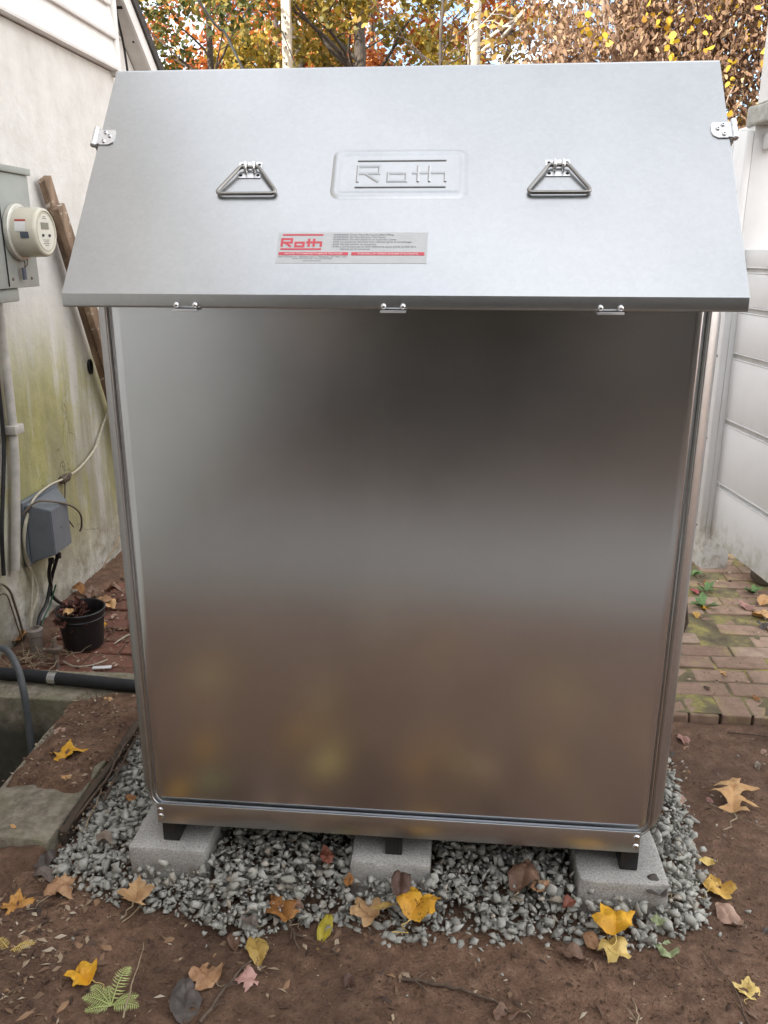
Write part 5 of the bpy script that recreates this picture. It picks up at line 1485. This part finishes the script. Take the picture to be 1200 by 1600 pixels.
line('green_cable', [(-1.52, 1.410, .17), (-1.535, 1.394, .12), (-1.54, 1.370, .085), (-1.545, 1.324, .055), (-1.545, 1.26, .0)], 0.0038, M['green_cable'], "thin green ground wire below the grey utility box", 'cable')
line('brown_cable', [(-1.56, 1.06, .31), (-1.555, 1.09, .299), (-1.55, 1.122, .258), (-1.55, 1.140, .198), (-1.55, 1.162, .106), (-1.55, 1.178, .0)], 0.0045, M['brown_cable'], "brown cable arching out of the wall at the far left, thicker of two", 'cable')
line('brown_cable', [(-1.56, 1.05, .27), (-1.545, 1.085, .262), (-1.54, 1.10, .20), (-1.54, 1.12, .12), (-1.54, 1.155, .0)], 0.003, M['brown_cable'], "thin brown cable hanging at the far left beneath the thicker arching one", 'cable')
line('twig', [(-1.55, 2.14, .135), (-1.53, 2.05, .118), (-1.525, 1.94, .095), (-1.53, 1.88, .06)], 0.004, M['pale_twig'], "thin dry stalk leaning on the wall beside the tank", 'twig')
line('cream_cable', [(-1.20, 1.20, .018), (-1.17, 1.28, .020), (-1.10, 1.34, .020), (-1.0, 1.36, .02), (-.8, 1.33, .018)], 0.0032, M['cream_cable'], "thin pale wire lying on red bricks right of the flower pot", 'wire')
line('cream_cable', [(-1.33, 1.04, .018), (-1.27, 1.005, .019), (-1.21, 1.02, .019), (-1.17, 1.07, .019)], 0.003, M['cream_cable'], "thin pale wire curling on red bricks in front of the flower pot", 'wire')

# conduit stub and clamped ground rod
mb = MB(); mb.lathe([(.022, 0.13), (.024, .128), (.024, 0), (.0, -.05)], Matrix.Translation((-1.452, 1.085, 0)), 20); mb.lathe([(.0, .10), (.019, .10), (.019, .13), (.022, .13)], Matrix.Translation((-1.452, 1.085, 0)), 20)
mb.lathe([(.0235, .128), (.030, .124), (.030, .100), (.0245, .096)], Matrix.Translation((-1.452, 1.085, 0)), 20)
tag(mb.build('pipe_stub', M['tan_pipe'], smooth=40), "short open tan conduit stub rising from the ground by the wall", 'pipe')
gr = empty('ground_rod', (-1.345, 1.02, 0), "rusty ground rod with a clamp beside the black flower pot", 'ground rod')
mb = MB(); mb.tube([(-1.325, .985, -.05), (-1.352, 1.03, .118)], .0095, 12); mb.build('rod', M['rusty'], gr)
mb = MB(); mb.box((-1.372, 1.003, .066), (-1.322, 1.04, .086), .004); mb.tube([(-1.39, 1.012, .076), (-1.315, 1.02, .076)], .006, 8); mb.build('clamp', M['rusty'], gr)
# tangle of dry stalks by the stub
mb = MB()
for _ in range(46):
    a = Vector((-1.42 + random.gauss(0, .05), 1.02 + random.gauss(0, .035), random.uniform(.012, .05)))
    b = a + Vector((random.gauss(0, .06), random.gauss(0, .04), random.uniform(-.02, .05))); b.z = max(b.z, .012)
    mb.tube(branch_pts(a, b, 4, .35), [.0022, .002, .0018, .0014, .001], 5)
tag(mb.build('dry_stalks', M['pale_twig'], smooth=60), "tangle of dry stalks around the conduit stub", 'dry stalks', kind='stuff')

# flower pot
FP = Matrix.Translation((-1.318, 1.195, 0.014))
pot = empty('flower_pot', (-1.318, 1.195, 0.014), "black plastic nursery pot with dead leaves on red bricks by the wall", 'flower pot')
mb = MB(); mb.lathe([(0, 0.0), (.068, 0.0), (.074, .004), (.085, .118), (.0885, .119), (.0895, .124), (.0875, .127), (.0905, .146), (.094, .149), (.0945, .154), (.092, .157), (.088, .156), (.085, .148), (.080, .11), (.078, .085), (0, .085)], FP, 48)
mb.build('pot', M['black_plastic'], pot, smooth=40)
mb = MB(); mb.lathe([(0, .100), (.04, .098), (.077, .088)], FP, 24); mb.rough(2, .006, 30); mb.build('potting_soil', M['soil'], pot)
V = [(-1.318 + random.gauss(-.02, .03), 1.195 + random.gauss(-.01, .028), .115 + abs(random.gauss(.0, .030))) for _ in range(22)]
q, F = leaf_cloud(V, [(.022, .022, .014)] * 22, [12] * 22, .034, aspect=.35, fold=.3)
deadm = foliage_mat('dead_plant', [(0, (0.07, 0.025, 0.02)), (.6, (0.20, 0.08, 0.06)), (1, (0.36, 0.20, 0.15))], .8, .1)
np_mesh('dead_plant', q, F, deadm, pot)

# black insulated pipe with a silver tape band
bp = empty('insulated_pipe', (-1.25, 0.86, 0.06), "black foam insulated pipe lying across the concrete curb", 'pipe')
PP = [(-1.60, .835, .075), (-1.50, .832, .075), (-1.30, .822, .074), (-1.10, .805, .073), (-0.95, .790, .073), (-.75, .785, .076), (-.60, .78, .082), (-.56, .78, .10)]
mb = MB(); mb.tube([Vector(p) for p in PP], .0215, 20); mb.build('foam_sleeve', M['black_rubber'], bp, smooth=60)
mb = MB(); mb.tube([(-1.268, .8188, .0739), (-1.238, .8164, .0738)], .0228, 20); mb.build('tape_band', M['tape'], bp, smooth=40)
line('hose', [(-1.62, .80, .19), (-1.50, .78, .212), (-1.396, .76, .211), (-1.358, .745, .202), (-1.307, .700, .168), (-1.275, .660, .121), (-1.260, .640, .051), (-1.250, .620, -.032), (-1.241, .60, -.12), (-1.235, .57, -.30), (-1.25, .53, -.585)], 0.0115, M['grey_hose'], "grey hose arching over the black pipe down into the dark pit", 'hose', n_=12)
line('grey_pipe', [(-1.520, .905, .62), (-1.522, .895, .40), (-1.535, .885, .22), (-1.575, .87, .14)], 0.030, plain('grey_pvc', (0.17, 0.175, 0.175), .5, 0, .15, 20), "wide grey plastic pipe rising at the left edge above the black pipe", 'pipe', n_=18)

# two old boards leaning on the wall
def plank(a, b, w, th, label, cut=0.0, side=(0, 1, 0)):
    a = Vector(a); b = Vector(b); d = (b - a).normalized(); n_ = Vector((1, 0, 0)); n_ = (n_ - d * n_.dot(d)).normalized(); s_ = d.cross(n_)
    Mx = Matrix(((s_.x, n_.x, d.x, a.x), (s_.y, n_.y, d.y, a.y), (s_.z, n_.z, d.z, a.z), (0, 0, 0, 1)))
    mb = MB(); mb.box((-w / 2, -th / 2, 0), (w / 2, th / 2, (b - a).length), .003, M=Mx); mb.rough(3, .0025, 12)
    return tag(mb.build('wooden_plank', M['old_wood'], smooth=25), label, 'plank', 'old boards leaning on the wall')
plank((-1.500, 2.46, 0.030), (-1.533, 1.735, 1.765), .060, .030, "longer old brown board with peeling paint leaning on the wall behind the meter")
plank((-1.445, 2.46, 0.030), (-1.490, 1.735, 1.660), .064, .028, "shorter brown board leaning on the wall in front of the longer one")

# ================================================================== FALLEN LEAVES
OUT = {
 'maple': [(0, -.38), (.12, -.44), (.30, -.40), (.22, -.28), (.36, -.20), (.56, .06), (.42, .05), (.40, .16), (.24, .10), (.20, .20), (.23, .34), (.12, .32), (0, .58)],
 'tulip': [(0, -.40), (.20, -.43), (.42, -.28), (.50, -.10), (.36, -.02), (.37, .14), (.40, .34), (.20, .39), (0, .27)],
 'oval': [(0, -.48), (.12, -.42), (.26, -.25), (.31, 0), (.25, .24), (.12, .42), (0, .52)],
 'narrow': [(0, -.5), (.09, -.40), (.17, -.2), (.19, .05), (.14, .28), (.06, .43), (0, .52)],
 'oak': [(0, -.5), (.05, -.40), (.22, -.42), (.10, -.27), (.13, -.20), (.46, -.16), (.28, -.05), (.10, -.02), (.12, .10), (.42, .24), (.26, .26), (.09, .24), (.12, .36), (.22, .46), (.06, .44), (0, .60)],
}
def leaf_mesh(kind, size, rot, curl, rnd):
    half = OUT[kind]
    o = [(x * rnd.uniform(.88, 1.12), y + rnd.uniform(-.025, .025)) for x, y in half]
    l = [(-x * rnd.uniform(.85, 1.12), y + rnd.uniform(-.03, .03)) for x, y in half[1:-1]]
    o = o + list(reversed(l))
    pts = []
    for i in range(len(o)):
        a = Vector(o[i]); b = Vector(o[(i + 1) % len(o)])
        for k in range(4):
            t = k / 4
            p = a.lerp(b, t)
            if 0 < k: p += Vector((b - a).orthogonal()).normalized() * rnd.uniform(-.009, .012)
            pts.append(p)
    mb = MB(); n_ = len(pts)
    k1 = curl * 2.6 * rnd.choice((1, 1, -0.75))
    ba = rnd.uniform(0, math.pi); cb, sb_ = math.cos(ba), math.sin(ba)
    sd = rnd.uniform(0, 50)
    def place(p):
        x, y = p.x, p.y
        z = -.05 * math.exp(-abs(x) * 18) + .05 * math.sin(abs(x) * 9 + y * 5) * min(1, curl * 2)
        z += (.10 + .22 * curl) * mnoise.noise(Vector((x * 2.4 + sd, y * 2.4, sd))) + .05 * mnoise.noise(Vector((x * 7, y * 7 + sd, sd)))
        for yv, sl in ((-.25, .9), (-.05, .9), (.15, .9)):     # side veins pressed in
            d_ = (y - yv) - abs(x) * sl
            z -= .016 * math.exp(-(d_ / .022) ** 2)
        u = x * cb + y * sb_; v = -x * sb_ + y * cb
        if abs(k1) > .05:
            uu = math.sin(k1 * u) / k1; z += (1 - math.cos(k1 * u)) / k1
        else: uu = u
        x, y = uu * cb - v * sb_, uu * sb_ + v * cb
        return Vector((x, y, z)) * size
    rings = []
    for s_ in (1.0, .84, .66, .46, .25):
        ring = []
        for p in pts:
            c = Vector((0, p.y * .62 - .05))
            ring.append(mb.bm.verts.new(place(c.lerp(p, s_))))
        rings.append(ring)
    for a, b in zip(rings[:-1], rings[1:]):
        for i in range(n_): mb.bm.faces.new((a[i], a[(i + 1) % n_], b[(i + 1) % n_], b[i]))
    mid = [mb.bm.verts.new(place(Vector((0, p.y * .62 - .05)))) for p in pts]
    for i in range(n_):
        try: mb.bm.faces.new((rings[-1][i], rings[-1][(i + 1) % n_], mid[(i + 1) % n_], mid[i]))
        except ValueError: pass
    bmesh.ops.remove_doubles(mb.bm, verts=list(mb.bm.verts), dist=size * .004)
    stem_l = rnd.uniform(.3, .75) if kind in ('maple', 'tulip', 'oak') else rnd.uniform(.1, .25)
    b0 = place(Vector((0, half[0][1])))
    sp = [b0 + Vector((rnd.uniform(-.06, .06) * i, -stem_l * size * i / 4 / size, .0)) * size * (1 if i else 0) for i in range(5)]
    mb.tube(sp, [size * .016, size * .013, size * .012, size * .011, size * .012], 5, mi=1)
    T_ = Matrix.Rotation(R(rot), 4, 'Z')
    zmin = 9
    for v in mb.bm.verts: v.co = T_ @ v.co; zmin = min(zmin, v.co.z)
    for v in mb.bm.verts: v.co.z -= zmin
    return mb
rnd = random.Random(21)
for (x, y, z, size, kind, mt, rot, curl, lab) in LEAVES:
    mb = leaf_mesh(kind, size * 0.95, rot, curl, rnd)
    on_soil = z < 0.0135 and y < 0.88
    zb = (ground_h(x, y) - 0.003) if on_soil else max(0.001, z - .006)
    for v in mb.bm.verts: v.co += Vector((x, y, zb))
    sm = M['pale_twig'] if mt not in ('golden', 'paleyellow', 'yellowgreen', 'orangebrown', 'mustardbright') else M['lf_paleyellow']
    o = mb.build('fallen_leaf', [M['lf_' + mt], sm], smooth=60)
    tag(o, lab, 'leaf', 'fallen autumn leaves')

# ================================================================== SMALL PLANTS AND TWIGS
def fern(x, y, fronds, label, sc=1.0, mat=None):
    f = empty('fern', (x, y, 0.0), label, 'fern')
    for ang, L_, rise in fronds:
        mb = MB(); d = Vector((math.cos(R(ang)), math.sin(R(ang)), 0)); s_ = Vector((-d.y, d.x, 0))
        n_ = 15; L_ *= sc
        sp = [Vector((x, y, .004)) + d * L_ * t + Vector((0, 0, rise * L_ * math.sin(t * 2.3))) for t in [i / n_ for i in range(n_ + 1)]]
        mb.tube(sp, [.0016 * (1 - .7 * i / n_) for i in range(n_ + 1)], 5)
        for i in range(2, n_ + 1):
            t = i / n_; w = L_ * .25 * math.sin(math.pi * min(1, .12 + t * .88)) ** .8 + .003
            for sgn in (-1, 1):
                tip = sp[i] + (s_ * sgn * .92 + d * .42) * w + Vector((0, 0, -.12 * w + random.uniform(-.002, .002)))
                wd = L_ / n_ * .30
                mid = sp[i].lerp(tip, .5)
                a = [mb.bm.verts.new(p) for p in (sp[i] - d * wd * .5, mid - d * wd, tip, mid + d * wd, sp[i] + d * wd * .5)]
                for v_, dz in zip(a, (.001, -.001, 0, -.001, .001)): v_.co.z += dz
                mb.bm.faces.new(a)
        mb.build('frond', mat or M['fern'], f, smooth=0, recalc=False)
    return f
# leaves on the ground nearer the viewer, below the frame: seen mirrored in the tank front
rnd = random.Random(5)
for i in range(34):
    x, y = rnd.uniform(-.85, .85), -rnd.uniform(.46, 1.55)
    if i < 6: x, y = [(-.38, -.62), (-.30, -.70), (.02, -.50), (.42, -.55), (.50, -.95), (.08, -.60)][i]
    kind = rnd.choice(('maple', 'tulip', 'oval')); mt = rnd.choice(('golden', 'mustardbright', 'gold', 'paleyellow')) if i < 16 else rnd.choice(('tan', 'brown', 'tanstar', 'pinktan'))
    mb = leaf_mesh(kind, rnd.uniform(.07, .12), rnd.uniform(0, 360), rnd.uniform(.2, .5), rnd)
    for v in mb.bm.verts: v.co += Vector((x, y, .004))
    o = mb.build('fallen_leaf', [M['lf_' + mt], M['pale_twig']], smooth=60)
    tag(o, "autumn leaf on the soil below the frame, only seen mirrored in the tank front", 'leaf', 'mirrored autumn leaves')
fern(-0.555, -0.378, [(175, .085, .25), (150, .085, .3), (120, .06, .3), (80, .105, .45), (-5, .085, .25), (20, .075, .3), (205, .07, .15)], "small bright green fern on the soil at the lower left", 0.72)
fern(-0.835, -0.262, [(150, .07, .2), (20, .075, .25)], "small yellowing fern sprig at the left edge, upper of two", .7, M['lf_paleyellow'])
fern(-0.885, -0.33, [(70, .07, .3), (110, .06, .25), (-20, .05, .2)], "pale fern tuft cut by the left edge of the photo", .75, M['lf_paleyellow'])
def weed(x, y, s_, label):
    w = empty('weed', (x, y, .012), label, 'weed', 'weeds between the bricks')
    mb = MB()
    for i in range(12):
        a = random.uniform(0, 6.28); l = s_ * random.uniform(.4, 1.0); d = Vector((math.cos(a), math.sin(a), random.uniform(.25, .9))); sd = Vector((-math.sin(a), math.cos(a), 0))
        b0 = Vector((x, y, .014)); tip = b0 + d * l; m_ = b0 + d * l * .6 + Vector((0, 0, l * .12))
        v = [mb.bm.verts.new(p) for p in (b0, m_ - sd * l * .24, tip, m_ + sd * l * .24)]
        mb.bm.faces.new((v[0], v[1], v[2], v[3]))
    mb.build('leaf', M['weed'], w, smooth=0, recalc=False)
weed(1.205, 1.79, .075, "green weed in the middle of the mossy bricks, largest of the weeds")
weed(1.265, 1.98, .050, "small green weed on the bricks behind the largest weed")
weed(1.47, 1.98, .055, "small green weed on the bricks nearest the fence boards")
weed(1.255, 2.17, .055, "green weed at the foot of the white fence post")

def twig(pts, r, label, mat='twig', forks=3):
    P = [Vector(p) + Vector((0, 0, ground_h(p[0], p[1]) if p[2] < .015 else 0)) for p in pts]
    Q = []
    for a, b in zip(P[:-1], P[1:]):
        for k in range(4): Q.append(a.lerp(b, k / 4) + Vector((random.uniform(-1, 1), random.uniform(-1, 1), 0)) * .003)
    Q.append(P[-1])
    mb = MB(); n_ = len(Q)
    mb.tube(Q, [r * (1 - .6 * i / n_) for i in range(n_)], 6)
    for _ in range(forks):
        i = random.randrange(1, n_ - 1); d = (Q[i + 1] - Q[i - 1]).normalized(); s_ = Vector((-d.y, d.x, 0)) * random.choice((-1, 1))
        e = Q[i] + (d * .7 + s_ * random.uniform(.4, 1)) * random.uniform(.015, .045)
        mb.tube([Q[i], Q[i].lerp(e, .5) + Vector((0, 0, .003)), e], [r * .5, r * .4, r * .2], 5)
    return tag(mb.build('twig', M[mat], smooth=60), label, 'twig', 'twigs on the soil')
twig([(.035, -.262, .006), (.09, -.268, .010), (.16, -.276, .008), (.22, -.292, .008), (.262, -.318, .006)], .0042, "dark forked twig lying on bare soil at the bottom middle", forks=6)
twig([(-.36, -.40, .006), (-.34, -.33, .009), (-.31, -.26, .009), (-.275, -.20, .008)], .0042, "long dark twig from the bottom edge up to the mustard yellow leaf", forks=4)
twig([(-.245, -.115, .018), (-.225, -.15, .014), (-.195, -.20, .008)], .0042, "brown stalk slanting down from the crumpled orange brown leaf", forks=2)
twig([(-.520, -.405, .006), (-.515, -.34, .05), (-.512, -.29, .085)], .0022, "thin brown stalk standing up beside the green fern", 'pale_twig', 0)
twig([(-.62, -.16, .006), (-.59, -.10, .01), (-.57, -.06, .012)], .0018, "thin pale stem below the star shaped tan leaf", 'pale_twig', 0)
twig([(-.87, .12, .035), (-.845, .30, .05), (-.862, .46, .056), (-.855, .66, .05)], .0055, "long brown stick along the edging board, nearest the curb", forks=4)
twig([(-.82, .22, .04), (-.838, .42, .052), (-.848, .60, .045)], .0042, "shorter brown stick on the gravel side of the edging board", forks=3)
twig([(-.83, .12, .035), (-.835, .20, .040), (-.845, .26, .05)], .0028, "short reddish stick standing in the gravel below the edging board", 'pale_twig', 0)
twig([(.74, -.30, .006), (.735, -.2, .008), (.70, -.12, .008)], .0016, "hair thin dark root on the soil at the lower right", 'twig', 2)
twig([(.50, -.36, .006), (.52, -.30, .010), (.515, -.27, .014)], .0028, "short pale stalk near the bottom edge, lower right", 'pale_twig', 2)
twig([(.86, .42, .006), (1.0, .30, .008), (1.12, .14, .006)], .0016, "long thin pale root on bare soil right of the gravel", 'pale_twig', 2)
twig([(.80, -.29, .006), (.79, -.34, .008), (.82, -.36, .012), (.84, -.33, .02)], .0024, "pale branching stalk at the lower right edge", 'pale_twig', 4)
twig([(1.02, .80, .008), (1.15, .775, .010), (1.28, .77, .008)], .003, "brown stick on soil along the front edge of the bricks", 'twig', 2)
twig([(-.10, -.215, .006), (-.14, -.20, .008), (-.17, -.185, .008)], .002, "thin twig left of the small dark shrivelled leaf", 'twig', 2)
# scrap of white plastic on the red bricks
mb = MB(); mb.box((-.034, -.010, 0), (.034, .010, .004), .001, M=Matrix.Translation((-1.165, 1.005, .018)) @ Matrix.Rotation(R(12), 4, 'Z'))
tag(mb.build('plastic_scrap', M['label_white']), "small white plastic strip lying on red bricks before the flower pot", 'scrap')
